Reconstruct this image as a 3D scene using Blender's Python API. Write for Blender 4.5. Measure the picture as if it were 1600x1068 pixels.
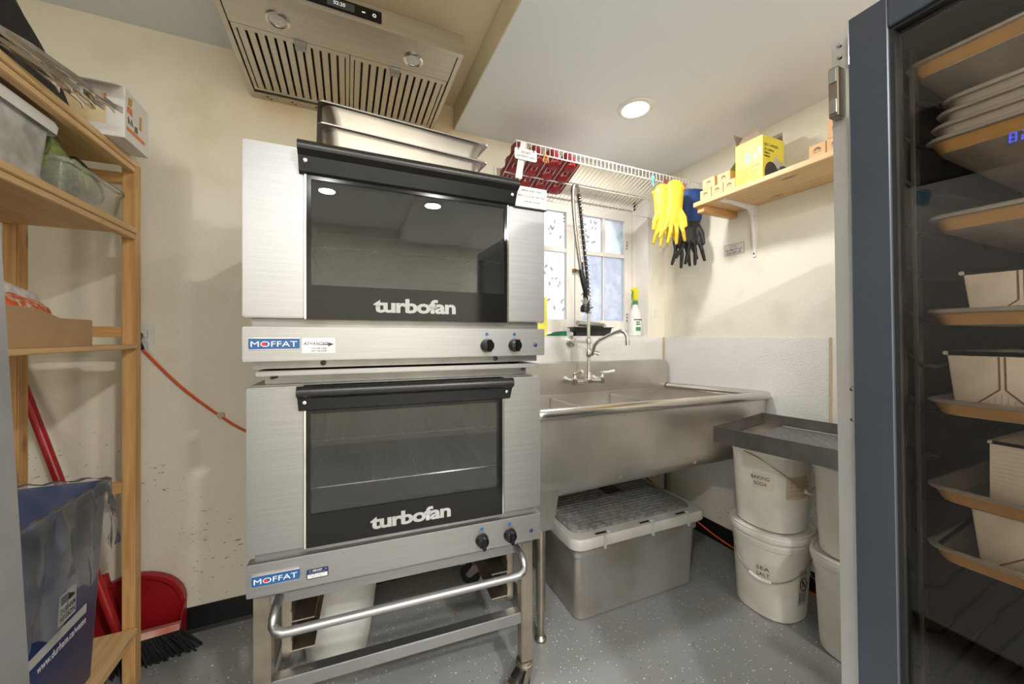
import bpy, bmesh, math, random
from mathutils import Vector, Matrix
random.seed(7)
R = math.radians
scene = bpy.context.scene
for o in list(bpy.data.objects): bpy.data.objects.remove(o)
COL = scene.collection

# ------------------------------------------------------------------ camera
F, U0, V0, CH, TH = 581.0, 800.0, 525.0, 1.2, R(23.9)
cam_d = bpy.data.cameras.new('camera'); cam = bpy.data.objects.new('camera', cam_d); COL.objects.link(cam)
cam_d.sensor_width = 36.0; cam_d.lens = F / 1600 * 36
cam_d.shift_y = -(534 - V0) / 1600
cam_d.clip_start = .02
cam.location = (0, 0, CH); cam.rotation_euler = (R(90), 0, -TH)
scene.camera = cam
# ------------------------------------------------------------------ world, exposure
w = bpy.data.worlds.new('world'); scene.world = w; w.use_nodes = True
bg = w.node_tree.nodes['Background']; bg.inputs[0].default_value = (.90, .95, 1, 1); bg.inputs[1].default_value = 3.1
scene.view_settings.view_transform = 'Standard'; scene.view_settings.look = 'None'
scene.view_settings.gamma = 1; scene.view_settings.use_curve_mapping = False
scene.view_settings.exposure = -.22
LAMP_W = 40.0          # watts of each recessed ceiling lamp
LAMPS = [(1.25, 1.376, 2.28, .33), (-.18, -1.30, 2.405, 1.2), (.62, -.95, 2.28, 1.5), (1.55, -1.55, 2.28, 1.0), (-.75, -.55, 2.405, .8)]  # last two are unseen fill lamps, added to brighten the room

# pixel helpers: a pixel gives a direction, the surface it lies on gives the distance
cT, sT = math.cos(TH), math.sin(TH)
def ray(u, v):
    x = (u - U0) / F
    return Vector((cT * x + sT, cT - sT * x, -(v - V0) / F))
def onX(u, v, X): d = ray(u, v); p = d * (X / d.x); p.z += CH; return p
def onY(u, v, Y): d = ray(u, v); p = d * (Y / d.y); p.z += CH; return p
def onZ(u, v, Z): d = ray(u, v); p = d * ((Z - CH) / d.z); p.z += CH; return p

# ------------------------------------------------------------------ materials
MATS = {}
def M(name, col, rough=.5, metal=0., var=.06, scale=6., stretch=(1, 1, 1), bump=0., bscale=40., bstretch=None, spec=.5, col2=None,
      lo=.35, hi=.65, emit=0., rvar=0., coat=0.):
    if name in MATS: return MATS[name]
    m = bpy.data.materials.new(name); m.use_nodes = True; MATS[name] = m
    nt = m.node_tree; N = nt.nodes; L = nt.links; b = N['Principled BSDF']
    tc = N.new('ShaderNodeTexCoord'); mp = N.new('ShaderNodeMapping'); mp.inputs['Scale'].default_value = stretch
    L.new(tc.outputs['Object'], mp.inputs[0])
    nz = N.new('ShaderNodeTexNoise'); nz.inputs['Scale'].default_value = scale; nz.inputs['Detail'].default_value = 5
    L.new(mp.outputs[0], nz.inputs[0])
    rp = N.new('ShaderNodeValToRGB'); rp.color_ramp.elements[0].position = lo; rp.color_ramp.elements[1].position = hi
    c2 = col2 or tuple(max(0, c * (1 - var * 2)) for c in col)
    rp.color_ramp.elements[0].color = (*c2, 1); rp.color_ramp.elements[1].color = (*col, 1)
    L.new(nz.outputs[0], rp.inputs[0]); L.new(rp.outputs[0], b.inputs['Base Color'])
    b.inputs['Roughness'].default_value = rough; b.inputs['Metallic'].default_value = metal
    b.inputs['Specular IOR Level'].default_value = spec
    b.inputs['Coat Weight'].default_value = coat
    if rvar:
        mr = N.new('ShaderNodeMapRange'); mr.inputs[3].default_value = rough - rvar; mr.inputs[4].default_value = rough + rvar
        L.new(nz.outputs[0], mr.inputs[0]); L.new(mr.outputs[0], b.inputs['Roughness'])
    if bump:
        n2 = N.new('ShaderNodeTexNoise'); n2.inputs['Scale'].default_value = bscale; n2.inputs['Detail'].default_value = 3
        if bstretch:
            m2 = N.new('ShaderNodeMapping'); m2.inputs['Scale'].default_value = bstretch
            L.new(tc.outputs['Object'], m2.inputs[0]); L.new(m2.outputs[0], n2.inputs[0])
        else: L.new(tc.outputs['Object'], n2.inputs[0])
        bp = N.new('ShaderNodeBump'); bp.inputs['Strength'].default_value = bump; bp.inputs['Distance'].default_value = .01
        L.new(n2.outputs[0], bp.inputs['Height']); L.new(bp.outputs[0], b.inputs['Normal'])
    if emit:
        b.inputs['Emission Color'].default_value = (*col, 1); b.inputs['Emission Strength'].default_value = emit
    return m

def glass(name, tint=(1, 1, 1), ior=1.5, rough=.0, film=0., film_col=(.8, .85, .9), frost=False):
    m = bpy.data.materials.new(name); m.use_nodes = True; MATS[name] = m
    nt = m.node_tree; N = nt.nodes; L = nt.links
    for n in list(N):
        if n.type != 'OUTPUT_MATERIAL': N.remove(n)
    out = [n for n in N if n.type == 'OUTPUT_MATERIAL'][0]
    tr = N.new('ShaderNodeBsdfTransparent'); tr.inputs[0].default_value = (*tint, 1)
    body = tr
    if film:
        tc = N.new('ShaderNodeTexCoord'); nz = N.new('ShaderNodeTexNoise'); nz.inputs['Scale'].default_value = 14
        L.new(tc.outputs['Object'], nz.inputs[0])
        df = N.new('ShaderNodeBsdfTranslucent' if frost else 'ShaderNodeBsdfDiffuse'); df.inputs[0].default_value = (*film_col, 1)
        mr = N.new('ShaderNodeMapRange'); mr.inputs[1].default_value = .3; mr.inputs[2].default_value = .7
        mr.inputs[3].default_value = film * .6; mr.inputs[4].default_value = min(1, film * 1.4)
        L.new(nz.outputs[0], mr.inputs[0])
        mx0 = N.new('ShaderNodeMixShader'); L.new(mr.outputs[0], mx0.inputs[0]); L.new(tr.outputs[0], mx0.inputs[1]); L.new(df.outputs[0], mx0.inputs[2])
        body = mx0
    gl = N.new('ShaderNodeBsdfGlossy'); gl.inputs['Roughness'].default_value = rough
    fr = N.new('ShaderNodeFresnel'); fr.inputs[0].default_value = ior
    mx = N.new('ShaderNodeMixShader'); L.new(fr.outputs[0], mx.inputs[0]); L.new(body.outputs[0], mx.inputs[1]); L.new(gl.outputs[0], mx.inputs[2])
    L.new(mx.outputs[0], out.inputs[0])
    return m

def mixnode(N, L, fac, a, b):
    mx = N.new('ShaderNodeMix'); mx.data_type = 'RGBA'
    for sock, val in ((mx.inputs[0], fac), (mx.inputs[6], a), (mx.inputs[7], b)):
        if hasattr(val, 'is_output'): L.new(val, sock)
        elif isinstance(val, tuple): sock.default_value = (*val, 1)
        else: sock.default_value = val
    return mx.outputs[2]
def ramp(N, L, src, a, b, lo=(0, 0, 0), hi=(1, 1, 1)):
    r = N.new('ShaderNodeMapRange'); r.inputs[1].default_value = a; r.inputs[2].default_value = b; r.clamp = True
    L.new(src, r.inputs[0]); return r.outputs[0]
def math_n(N, L, op, a, b):
    m = N.new('ShaderNodeMath'); m.operation = op; m.use_clamp = False
    for i, v in enumerate((a, b)):
        if hasattr(v, 'is_output'): L.new(v, m.inputs[i])
        else: m.inputs[i].default_value = v
    return m.outputs[0]

def wall_material(name, base, stain=False):
    """cream paint, with scuffs low on the wall and (stain) grease yellowing beside the hood"""
    m = M(name, base, .72, var=.02, scale=2.2, bump=.12, bscale=55)
    nt = m.node_tree; N = nt.nodes; L = nt.links; b = N['Principled BSDF']
    src = b.inputs['Base Color'].links[0].from_socket
    g = N.new('ShaderNodeNewGeometry'); sx = N.new('ShaderNodeSeparateXYZ'); L.new(g.outputs['Position'], sx.inputs[0])
    n1 = N.new('ShaderNodeTexNoise'); n1.inputs['Scale'].default_value = 75; n1.inputs['Detail'].default_value = 2
    mp = N.new('ShaderNodeMapping'); mp.inputs['Scale'].default_value = (.55, .55, 1.2)
    L.new(g.outputs['Position'], mp.inputs[0]); L.new(mp.outputs[0], n1.inputs[0])
    n2 = N.new('ShaderNodeTexNoise'); n2.inputs['Scale'].default_value = 3.2; L.new(g.outputs['Position'], n2.inputs[0])
    sp = ramp(N, L, n1.outputs[0], .66, .70); patch = ramp(N, L, n2.outputs[0], .48, .58)
    lowz = ramp(N, L, sx.outputs[2], .95, .70)
    f = math_n(N, L, 'MULTIPLY', math_n(N, L, 'MULTIPLY', sp, patch), math_n(N, L, 'MULTIPLY', lowz, .75))
    c = mixnode(N, L, f, src, (.16, .12, .09))
    n3 = N.new('ShaderNodeTexNoise'); n3.inputs['Scale'].default_value = 5; n3.inputs['Detail'].default_value = 6; L.new(g.outputs['Position'], n3.inputs[0])
    f2 = math_n(N, L, 'MULTIPLY', ramp(N, L, n3.outputs[0], .55, .75), .35)
    c = mixnode(N, L, f2, c, (.62, .52, .36))
    if stain:
        dx = math_n(N, L, 'ABSOLUTE', math_n(N, L, 'SUBTRACT', sx.outputs[0], .08), 0)
        fx = ramp(N, L, dx, .75, .30); fz = ramp(N, L, sx.outputs[2], 1.75, 2.2)
        n4 = N.new('ShaderNodeTexNoise'); n4.inputs['Scale'].default_value = 2.5; L.new(g.outputs['Position'], n4.inputs[0])
        f3 = math_n(N, L, 'MULTIPLY', math_n(N, L, 'MULTIPLY', fx, fz), ramp(N, L, n4.outputs[0], .2, .6))
        c = mixnode(N, L, math_n(N, L, 'MULTIPLY', f3, .8), c, (.72, .50, .24))
    L.new(c, b.inputs['Base Color'])
    return m

def stained_ceiling():
    m = M('grease_stained_ceiling', (.83, .85, .88), .8, var=.015, scale=2, bump=.05, bscale=60)
    nt = m.node_tree; N = nt.nodes; L = nt.links; b = N['Principled BSDF']; src = b.inputs['Base Color'].links[0].from_socket
    g = N.new('ShaderNodeNewGeometry'); sx = N.new('ShaderNodeSeparateXYZ'); L.new(g.outputs['Position'], sx.inputs[0])
    n = N.new('ShaderNodeTexNoise'); n.inputs['Scale'].default_value = 3; L.new(g.outputs['Position'], n.inputs[0])
    fx = ramp(N, L, math_n(N, L, 'ADD', sx.outputs[0], math_n(N, L, 'MULTIPLY', n.outputs[0], .25)), -.20, .10)
    fy = ramp(N, L, sx.outputs[1], .2, .9)
    L.new(mixnode(N, L, math_n(N, L, 'MULTIPLY', math_n(N, L, 'MULTIPLY', fx, fy), .9), src, (.82, .67, .44)), b.inputs['Base Color'])
    return m
def wood_material(name, col, dark):
    m = bpy.data.materials.new(name); m.use_nodes = True; MATS[name] = m
    nt = m.node_tree; N = nt.nodes; L = nt.links; b = N['Principled BSDF']
    g = N.new('ShaderNodeTexCoord'); o = g.outputs['UV']
    mp = N.new('ShaderNodeMapping'); mp.inputs['Scale'].default_value = (1.6, 26, 26); L.new(o, mp.inputs[0])
    n = N.new('ShaderNodeTexNoise'); n.inputs['Scale'].default_value = 2.2; n.inputs['Detail'].default_value = 5; n.inputs['Distortion'].default_value = .5
    L.new(mp.outputs[0], n.inputs[0])
    c = mixnode(N, L, ramp(N, L, n.outputs[0], .3, .7), dark, col)
    mp2 = N.new('ShaderNodeMapping'); mp2.inputs['Scale'].default_value = (3.0, 9, 9); L.new(o, mp2.inputs[0])
    v = N.new('ShaderNodeTexVoronoi'); v.inputs['Scale'].default_value = 1.2; L.new(mp2.outputs[0], v.inputs[0])
    c = mixnode(N, L, math_n(N, L, 'MULTIPLY', ramp(N, L, v.outputs[0], .16, .05), .75), c, (.16, .07, .025))
    L.new(c, b.inputs['Base Color']); b.inputs['Roughness'].default_value = .5
    return m

WALL = wall_material('cream_wall_paint', (.86, .81, .68), True)
WALLR = wall_material('cream_wall_paint_plain', (.87, .83, .71))
CEIL = M('grey_ceiling_paint', (.83, .85, .88), .8, var=.015, scale=2, bump=.05, bscale=60)
CEILS = stained_ceiling()
STEEL = M('brushed_steel', (.40, .40, .405), .46, 1, var=.05, scale=4, stretch=(1.2, 1.2, 90), rvar=.04)
STEELB = M('sink_steel', (.72, .685, .64), .40, 1, var=.10, scale=3.5, stretch=(1, 1, 1), rvar=.06)
STEELD = M('aged_steel', (.50, .44, .36), .38, 1, var=.15, scale=9, rvar=.08)
HOODM = M('hood_steel', (.56, .53, .48), .33, 1, var=.05, scale=4, stretch=(1, 30, 30), rvar=.05)
CHROME = M('chrome', (.78, .77, .76), .12, 1, var=.03)
STEELG = M('dark_grey_steel', (.27, .265, .26), .42, 1, var=.1, scale=9)  # plain dark grey steel for the oven gaps, skirts and stacking riser
DARKST = M('dark_tray_steel', (.22, .215, .21), .42, .9, var=.12, scale=10)
ALU = M('sheet_pan_aluminium', (.90, .86, .79), .30, .6, var=.1, scale=7)
ALUB = M('browned_pan_side', (.72, .43, .16), .42, .35, var=.25, scale=9)
PANM = M('loaf_pan_metal', (.80, .75, .67), .5, .1, scale=6, col2=(.45, .36, .26), lo=.25, hi=.5)
BLACKG = M('black_gloss', (.006, .006, .006), .10, var=.0, spec=.3)
BLACKM = M('black_plastic', (.014, .014, .014), .32, var=.1)
BLACKR = M('black_rubber_base', (.010, .010, .010), .45, var=.1)
DARKCAV = M('oven_cavity_enamel', (.11, .108, .105), .45, .3, var=.12, scale=5)
DARKINT = M('proofer_interior', (.055, .040, .030), .35, .2, var=.15, scale=5)
NAVY = M('navy_door_frame', (.036, .044, .060), .36, var=.05, coat=.2)
WHITEP = M('white_plastic', (.80, .79, .76), .45, var=.04)
BUCKM = M('pail_plastic', (.80, .77, .71), .48, scale=5, col2=(.66, .58, .47), lo=.22, hi=.48)
WHITEE = M('white_enamel_wire', (.86, .83, .80), .4, var=.02)
WINW = M('window_paint', (.84, .80, .74), .5, var=.03, bump=.08, bscale=40)
FRP = M('white_frp_panel', (.83, .82, .80), .5, var=.02, bump=.35, bscale=130)
TOTE = M('grey_tote_plastic', (.27, .26, .25), .55, scale=3.2, col2=(.165, .14, .11), lo=.32, hi=.55)
TOTEL = M('grey_tote_lid', (.27, .265, .25), .5, scale=60, stretch=(1, 1, 1), var=.25, bump=.4, bscale=90)
TOTER = M('tote_rim_plastic', (.50, .485, .455), .5, scale=8, var=.08)
KRAFT = M('kraft_card', (.56, .36, .19), .75, var=.05, scale=10)
KRAFT2 = M('orange_kraft_card', (.76, .47, .24), .7, var=.04, scale=10)
CARDIN = M('card_inside', (.42, .31, .23), .8, var=.05)
YELLOWC = M('yellow_carton', (.86, .72, .06), .45, var=.03)
YELLOWG = M('yellow_latex', (.86, .62, .05), .45, var=.08, scale=14, bump=.25, bscale=45)
BLACKL = M('black_latex', (.028, .028, .030), .42, var=.15, bump=.2, bscale=40)
BLUEF = M('blue_fabric', (.025, .075, .27), .6, var=.15, bump=.2, bscale=30)
BLUEB = M('blue_bin_plastic', (.008, .045, .20), .28, var=.08)
BLUEBADGE = M('badge_blue', (.012, .10, .30), .3, var=.02)
NAVYL = M('label_navy', (.012, .02, .10), .4, var=.02)
WHITEL = M('label_white', (.85, .85, .83), .5, var=.02)
GREYL = M('lettering_grey', (.40, .40, .395), .5, var=.02)
INK = M('black_ink', (.03, .028, .025), .6, var=.02)
INKG = M('faded_ink', (.25, .22, .19), .6, var=.05)
REDP = M('red_plastic', (.42, .012, .015), .35, var=.08)
REDS = M('red_silicone', (.26, .018, .022), .38, var=.12)
REDI = M('red_ink', (.65, .03, .03), .5, var=.02)
ORANGE = M('orange_cord', (.72, .10, .02), .45, var=.05)
ORANGEB = M('orange_clip', (.85, .33, .05), .45, var=.05)
ORNET = M('orange_net', (.78, .13, .03), .7, scale=60, col2=(.85, .66, .5), lo=.42, hi=.55, bump=.5, bscale=70)
GREENM = M('green_mitt_mesh', (.33, .40, .13), .8, scale=120, var=.2, bump=.6, bscale=160)
GREENL = M('green_label', (.05, .30, .10), .5, var=.05)
GREEND = M('green_scrub', (.01, .13, .07), .8, var=.2)
YELLOWP = M('yellow_plastic', (.90, .72, .02), .4, var=.03)
PALEY = M('pale_yellow_sponge', (.93, .86, .12), .5, var=.03)
BLACKF = M('black_cloth', (.016, .017, .019), .55, var=.25, scale=8, bump=.2, bscale=60)
BRISTLE = M('black_bristle', (.006, .006, .006), .7, var=.1)
TAN = M('tan_tape', (.62, .50, .34), .6, var=.06, scale=12)
BROWND = M('brown_dirt', (.30, .17, .09), .8, var=.2, scale=20)
BRASS = M('brass', (.30, .20, .09), .35, .9, var=.1)
BULB = M('lamp_emitter', (1, .96, .90), .5, var=0, emit=14)
HALO = M('hood_lamp_glass', (.82, .80, .76), .2, var=.08, scale=80)
LEDB = M('blue_led', (.03, .10, 1), .5, var=0, emit=22)
LCD = M('lcd_digits', (.75, .8, .82), .5, var=0, emit=.6)
PINE = wood_material('pine_wood', (.72, .44, .19), (.55, .28, .09))
PINES = wood_material('pine_shelf_wood', (.80, .55, .29), (.66, .40, .17))
OVENGL = glass('oven_door_glass', (.72, .72, .72), 1.5, .0, film=.02, film_col=(.5, .5, .5))
PROOFGL = glass('proofer_door_glass', (.93, .90, .87), 1.5, .0)
CLEARP2 = glass('very_clear_bin_plastic', (.97, .97, .96), 1.45, .12, film=.22, film_col=(.96, .96, .94))
CLEARP = glass('clear_bin_plastic', (.95, .95, .94), 1.45, .15, film=.62, film_col=(.97, .97, .95))
BAGM = glass('clear_bag_film', (.97, .975, .98), 1.45, .13, film=.11, film_col=(.92, .93, .95))
WGLASS = glass('frosted_window_glass', (.80, .82, .85), 1.5, .05, film=.55, film_col=(.86, .89, .93), frost=True)
WGLASS2 = glass('window_glass', (.72, .73, .78), 1.5, .03, film=.65, film_col=(.70, .72, .78), frost=True)
LEAFD = M('leaf_print', (.42, .45, .48), .6, var=.1)

def floor_material():
    m = M('grey_speckled_floor', (.29, .295, .29), .34, var=.05, scale=3, rvar=.05)
    nt = m.node_tree; N = nt.nodes; L = nt.links; b = N['Principled BSDF']; src = b.inputs['Base Color'].links[0].from_socket
    g = N.new('ShaderNodeNewGeometry')
    def flecks(scale, thr, rnd):
        v = N.new('ShaderNodeTexVoronoi'); v.inputs['Scale'].default_value = scale; L.new(g.outputs['Position'], v.inputs[0])
        s = N.new('ShaderNodeSeparateColor'); L.new(v.outputs['Color'], s.inputs[0])
        return math_n(N, L, 'MULTIPLY', math_n(N, L, 'LESS_THAN', v.outputs['Distance'], thr), math_n(N, L, 'GREATER_THAN', s.outputs[0], rnd))
    f = math_n(N, L, 'MAXIMUM', flecks(45, .14, .75), flecks(100, .20, .80))
    c = mixnode(N, L, f, src, (.80, .80, .78))
    c = mixnode(N, L, flecks(70, .16, .88), c, (.05, .05, .05))
    L.new(c, b.inputs['Base Color']); return m
FLOOR = floor_material()

# ------------------------------------------------------------------ mesh helpers
def BM(): return bmesh.new()
def box(bm, x0, x1, y0, y1, z0, z1):
    vs = [bm.verts.new((x, y, z)) for x in (x0, x1) for y in (y0, y1) for z in (z0, z1)]
    fs = []
    for f in ((0, 1, 3, 2), (4, 6, 7, 5), (0, 4, 5, 1), (2, 3, 7, 6), (0, 2, 6, 4), (1, 5, 7, 3)): fs.append(bm.faces.new([vs[i] for i in f]))
    return vs
def bevel_all(bm, r, seg=2):
    bmesh.ops.recalc_face_normals(bm, faces=bm.faces)
    bmesh.ops.bevel(bm, geom=[e for e in bm.edges if e.is_manifold and e.calc_face_angle(0) > .5], offset=r, segments=seg, affect='EDGES', clamp_overlap=True)
def bbox(x0, x1, y0, y1, z0, z1, r=.002, seg=2):
    bm = BM(); box(bm, x0, x1, y0, y1, z0, z1); bevel_all(bm, r, seg); return bm
def prism(bm, poly, axis, a, b):
    """poly: 2D points; axis 'x': (y,z), 'y': (x,z), 'z': (x,y)"""
    def P(p, t): return {'x': (t, p[0], p[1]), 'y': (p[0], t, p[1]), 'z': (p[0], p[1], t)}[axis]
    A = [bm.verts.new(P(p, a)) for p in poly]; B = [bm.verts.new(P(p, b)) for p in poly]; n = len(poly)
    bm.faces.new(A); bm.faces.new(B[::-1])
    for i in range(n): bm.faces.new([A[i], B[i], B[(i + 1) % n], A[(i + 1) % n]])
    return A + B
def frames(pts):
    pts = [Vector(p) for p in pts]; out = []; up = None
    for i, p in enumerate(pts):
        t = (pts[min(i + 1, len(pts) - 1)] - pts[max(i - 1, 0)]).normalized()
        if up is None: up = Vector((0, 0, 1)) if abs(t.z) < .9 else Vector((1, 0, 0))
        s = t.cross(up).normalized(); up = s.cross(t).normalized(); out.append((p, s, up.copy()))
    return out
def tube(bm, pts, r, n=8, cap=True, close=False):
    rr = r if isinstance(r, (list, tuple)) else [r] * len(pts)
    rings = [[bm.verts.new(p + s * (math.cos(a) * q) + u * (math.sin(a) * q)) for a in [2 * math.pi * k / n for k in range(n)]] for (p, s, u), q in zip(frames(pts), rr)]
    for a, b in zip(rings, rings[1:]):
        for k in range(n): bm.faces.new([a[k], a[(k + 1) % n], b[(k + 1) % n], b[k]])
    if cap and not close: bm.faces.new(rings[0][::-1]); bm.faces.new(rings[-1])
    if close:
        for k in range(n): bm.faces.new([rings[-1][k], rings[-1][(k + 1) % n], rings[0][(k + 1) % n], rings[0][k]])
    return rings
def lathe(bm, prof, n=28, c=(0, 0, 0), axis='z', sq=2.0, cap=(True, True)):
    """profile of (radius, height); sq>2 gives a squarish section"""
    rings = []
    for r, h in prof:
        ring = []
        for k in range(n):
            a = 2 * math.pi * k / n; ca, sa = math.cos(a), math.sin(a)
            q = (abs(ca) ** sq + abs(sa) ** sq) ** (-1 / sq) * r
            x, y = ca * q, sa * q
            v = {'z': (x, y, h), 'y': (x, h, y), 'x': (h, x, y)}[axis]
            ring.append(bm.verts.new((v[0] + c[0], v[1] + c[1], v[2] + c[2])))
        rings.append(ring)
    for a, b in zip(rings, rings[1:]):
        for k in range(n): bm.faces.new([a[k], a[(k + 1) % n], b[(k + 1) % n], b[k]])
    if cap[0]: bm.faces.new(rings[0][::-1])
    if cap[1]: bm.faces.new(rings[-1])
    return rings
def arc(c, r, a0, a1, n=6): return [(c[0] + r * math.cos(R(a0 + (a1 - a0) * i / n)), c[1] + r * math.sin(R(a0 + (a1 - a0) * i / n))) for i in range(n + 1)]
def rrect(x0, x1, y0, y1, r, n=4):
    return arc((x1 - r, y1 - r), r, 0, 90, n) + arc((x0 + r, y1 - r), r, 90, 180, n) + arc((x0 + r, y0 + r), r, 180, 270, n) + arc((x1 - r, y0 + r), r, 270, 360, n)
def loft(bm, rings, cap0=False, cap1=False):
    V = [[bm.verts.new(p) for p in r] for r in rings]; n = len(V[0])
    for a, b in zip(V, V[1:]):
        for k in range(n): bm.faces.new([a[k], a[(k + 1) % n], b[(k + 1) % n], b[k]])
    if cap0: bm.faces.new(V[0][::-1])
    if cap1: bm.faces.new(V[-1])
def set_uv(me):
    """box-project with the longest side of the piece along U, so the grain runs along it"""
    co = [v.co for v in me.vertices]
    ext = [max(c[i] for c in co) - min(c[i] for c in co) for i in range(3)]
    order = sorted(range(3), key=lambda i: -ext[i]); off = random.random() * 9
    uv = me.uv_layers.new(name='UVMap')
    for poly in me.polygons:
        nrm = [abs(x) for x in poly.normal]; ax = nrm.index(max(nrm)); a = [i for i in order if i != ax]
        for li in poly.loop_indices:
            c = co[me.loops[li].vertex_index]; uv.data[li].uv = (c[a[0]] + off + ax * 1.7, c[a[1]] + off * .37)
def obj(name, bm, mat, parent=None, smooth=True, ang=38):
    bmesh.ops.recalc_face_normals(bm, faces=bm.faces)
    me = bpy.data.meshes.new(name); bm.to_mesh(me); bm.free()
    me.materials.append(mat)
    if smooth and len(me.polygons):
        me.polygons.foreach_set('use_smooth', [True] * len(me.polygons)); me.set_sharp_from_angle(angle=R(ang))
    if mat in (PINE, PINES): set_uv(me)
    o = bpy.data.objects.new(name, me); COL.objects.link(o)
    if parent: o.parent = parent
    return o
def thing(name, label, cat, loc=(0, 0, 0), rz=0, group=None, rot=None):
    o = bpy.data.objects.new(name, None); COL.objects.link(o); o.empty_display_size = .05
    o.location = loc; o.rotation_euler = rot or (0, 0, rz); o['label'] = label; o['category'] = cat
    if group: o['group'] = group
    return o
def tag(o, label, cat, group=None):
    o['label'] = label; o['category'] = cat
    if group: o['group'] = group
    return o
def struct(o, label=None):
    o['kind'] = 'structure'
    if label: o['label'] = label
    return o
def inst(name, src, parent, loc=None, rot=None, scale=None):
    o = src.copy(); o.name = name; COL.objects.link(o); o.parent = parent
    if loc is not None: o.location = loc
    if rot is not None: o.rotation_euler = rot
    if scale is not None: o.scale = scale
    return o
def text(name, s, mat, parent, origin, xdir, updir, width=None, height=None, align='LEFT', ext=.0004, bold=.0, shear=0., space=1.0, stretch=None):
    """flat lettering as a mesh: origin = lower left (or centre), xdir along the line, updir up"""
    cu = bpy.data.curves.new(name, 'FONT'); cu.body = s; cu.size = 1; cu.offset = bold; cu.shear = shear; cu.space_character = space; cu.extrude = 0
    cu.resolution_u = 3
    t = bpy.data.objects.new(name, cu); COL.objects.link(t)
    dg = bpy.context.evaluated_depsgraph_get(); me = bpy.data.meshes.new_from_object(t.evaluated_get(dg)); bpy.data.objects.remove(t)
    xs = [v.co.x for v in me.vertices]; ys = [v.co.y for v in me.vertices]
    x0, x1, y0, y1 = min(xs), max(xs), min(ys), max(ys)
    sx = width / (x1 - x0) if width else None; sy = height / (y1 - y0) if height else None
    sx = sx or sy; sy = sy or sx
    X = Vector(xdir).normalized(); U = Vector(updir).normalized(); Z = X.cross(U)
    O = Vector(origin)
    cx = {'LEFT': x0, 'CENTER': (x0 + x1) / 2}[align]; cy = y0 if align == 'LEFT' else (y0 + y1) / 2
    for v in me.vertices: v.co = O + X * ((v.co.x - cx) * sx) + U * ((v.co.y - cy) * sy) + Z * ext
    me.materials.clear(); me.materials.append(mat)
    o = bpy.data.objects.new(name, me); COL.objects.link(o); o.parent = parent
    return o
def scribble(name, mat, parent, origin, width, height, words=3, xdir=(1, 0, 0), updir=(0, 0, 1), th=.12):
    """a line of writing too blurred to read in the photograph: separate ink strokes grouped in words"""
    X, U, O = Vector(xdir).normalized(), Vector(updir).normalized(), Vector(origin); rnd = random.Random(int(width * 1e5) + words)
    bm = BM(); n = int(width / (height * .62)); gaps = {int(n * (k + 1) / words) for k in range(words - 1)}; s = width / n; q = height * th
    def bar(x0, z0, x1, z1):
        d = Vector((x1 - x0, z1 - z0)); l = d.length or 1; nx, nz = -d.y / l * q, d.x / l * q
        bm.faces.new([bm.verts.new(O + X * a + U * b) for a, b in ((x0 + nx, z0 + nz), (x1 + nx, z1 + nz), (x1 - nx, z1 - nz), (x0 - nx, z0 - nz))])
    for i in range(n):
        if i in gaps: continue
        x = i * s; h = height
        bar(x + s * .1, 0, x + s * .12, h * rnd.uniform(.7, 1))
        k = rnd.randrange(4)
        if k == 0: bar(x + s * .1, h * .9, x + s * .7, h * .9); bar(x + s * .1, h * .45, x + s * .6, h * .45)
        elif k == 1: bar(x + s * .1, h * .8, x + s * .7, h * .1)
        elif k == 2: bar(x + s * .65, 0, x + s * .65, h * .9); bar(x + s * .1, h * .45, x + s * .65, h * .45)
        else: bar(x + s * .1, h * .05, x + s * .7, h * .05)
    return obj(name, bm, mat, parent, smooth=False)
def remesh(name, bm, mat, parent, voxel, smooth_it=6):
    """fuse overlapping solids into one continuous skin"""
    bmesh.ops.recalc_face_normals(bm, faces=bm.faces)
    me = bpy.data.meshes.new(name); bm.to_mesh(me); bm.free(); t = bpy.data.objects.new(name, me); COL.objects.link(t)
    a = t.modifiers.new('r', 'REMESH'); a.mode = 'VOXEL'; a.voxel_size = voxel
    b = t.modifiers.new('s', 'SMOOTH'); b.iterations = smooth_it; b.factor = .5
    dg = bpy.context.evaluated_depsgraph_get(); m2 = bpy.data.meshes.new_from_object(t.evaluated_get(dg)); bpy.data.objects.remove(t)
    m2.name = name; m2.materials.clear(); m2.materials.append(mat)
    m2.polygons.foreach_set('use_smooth', [True] * len(m2.polygons))
    o = bpy.data.objects.new(name, m2); COL.objects.link(o)
    if parent: o.parent = parent
    return o
def capsule(bm, a, b, r0, r1, n=10):
    a, b = Vector(a), Vector(b); d = (b - a).normalized(); pts = []; rr = []
    for k in range(4): t = k / 4 * math.pi / 2; pts.append(a - d * (r0 * math.cos(t))); rr.append(max(1e-4, r0 * math.sin(t)))
    pts += [a, b]; rr += [r0, r1]
    for k in range(1, 5): t = k / 4 * math.pi / 2; pts.append(b + d * (r1 * math.sin(t))); rr.append(max(1e-4, r1 * math.cos(t)))
    tube(bm, pts, rr, n)

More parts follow.
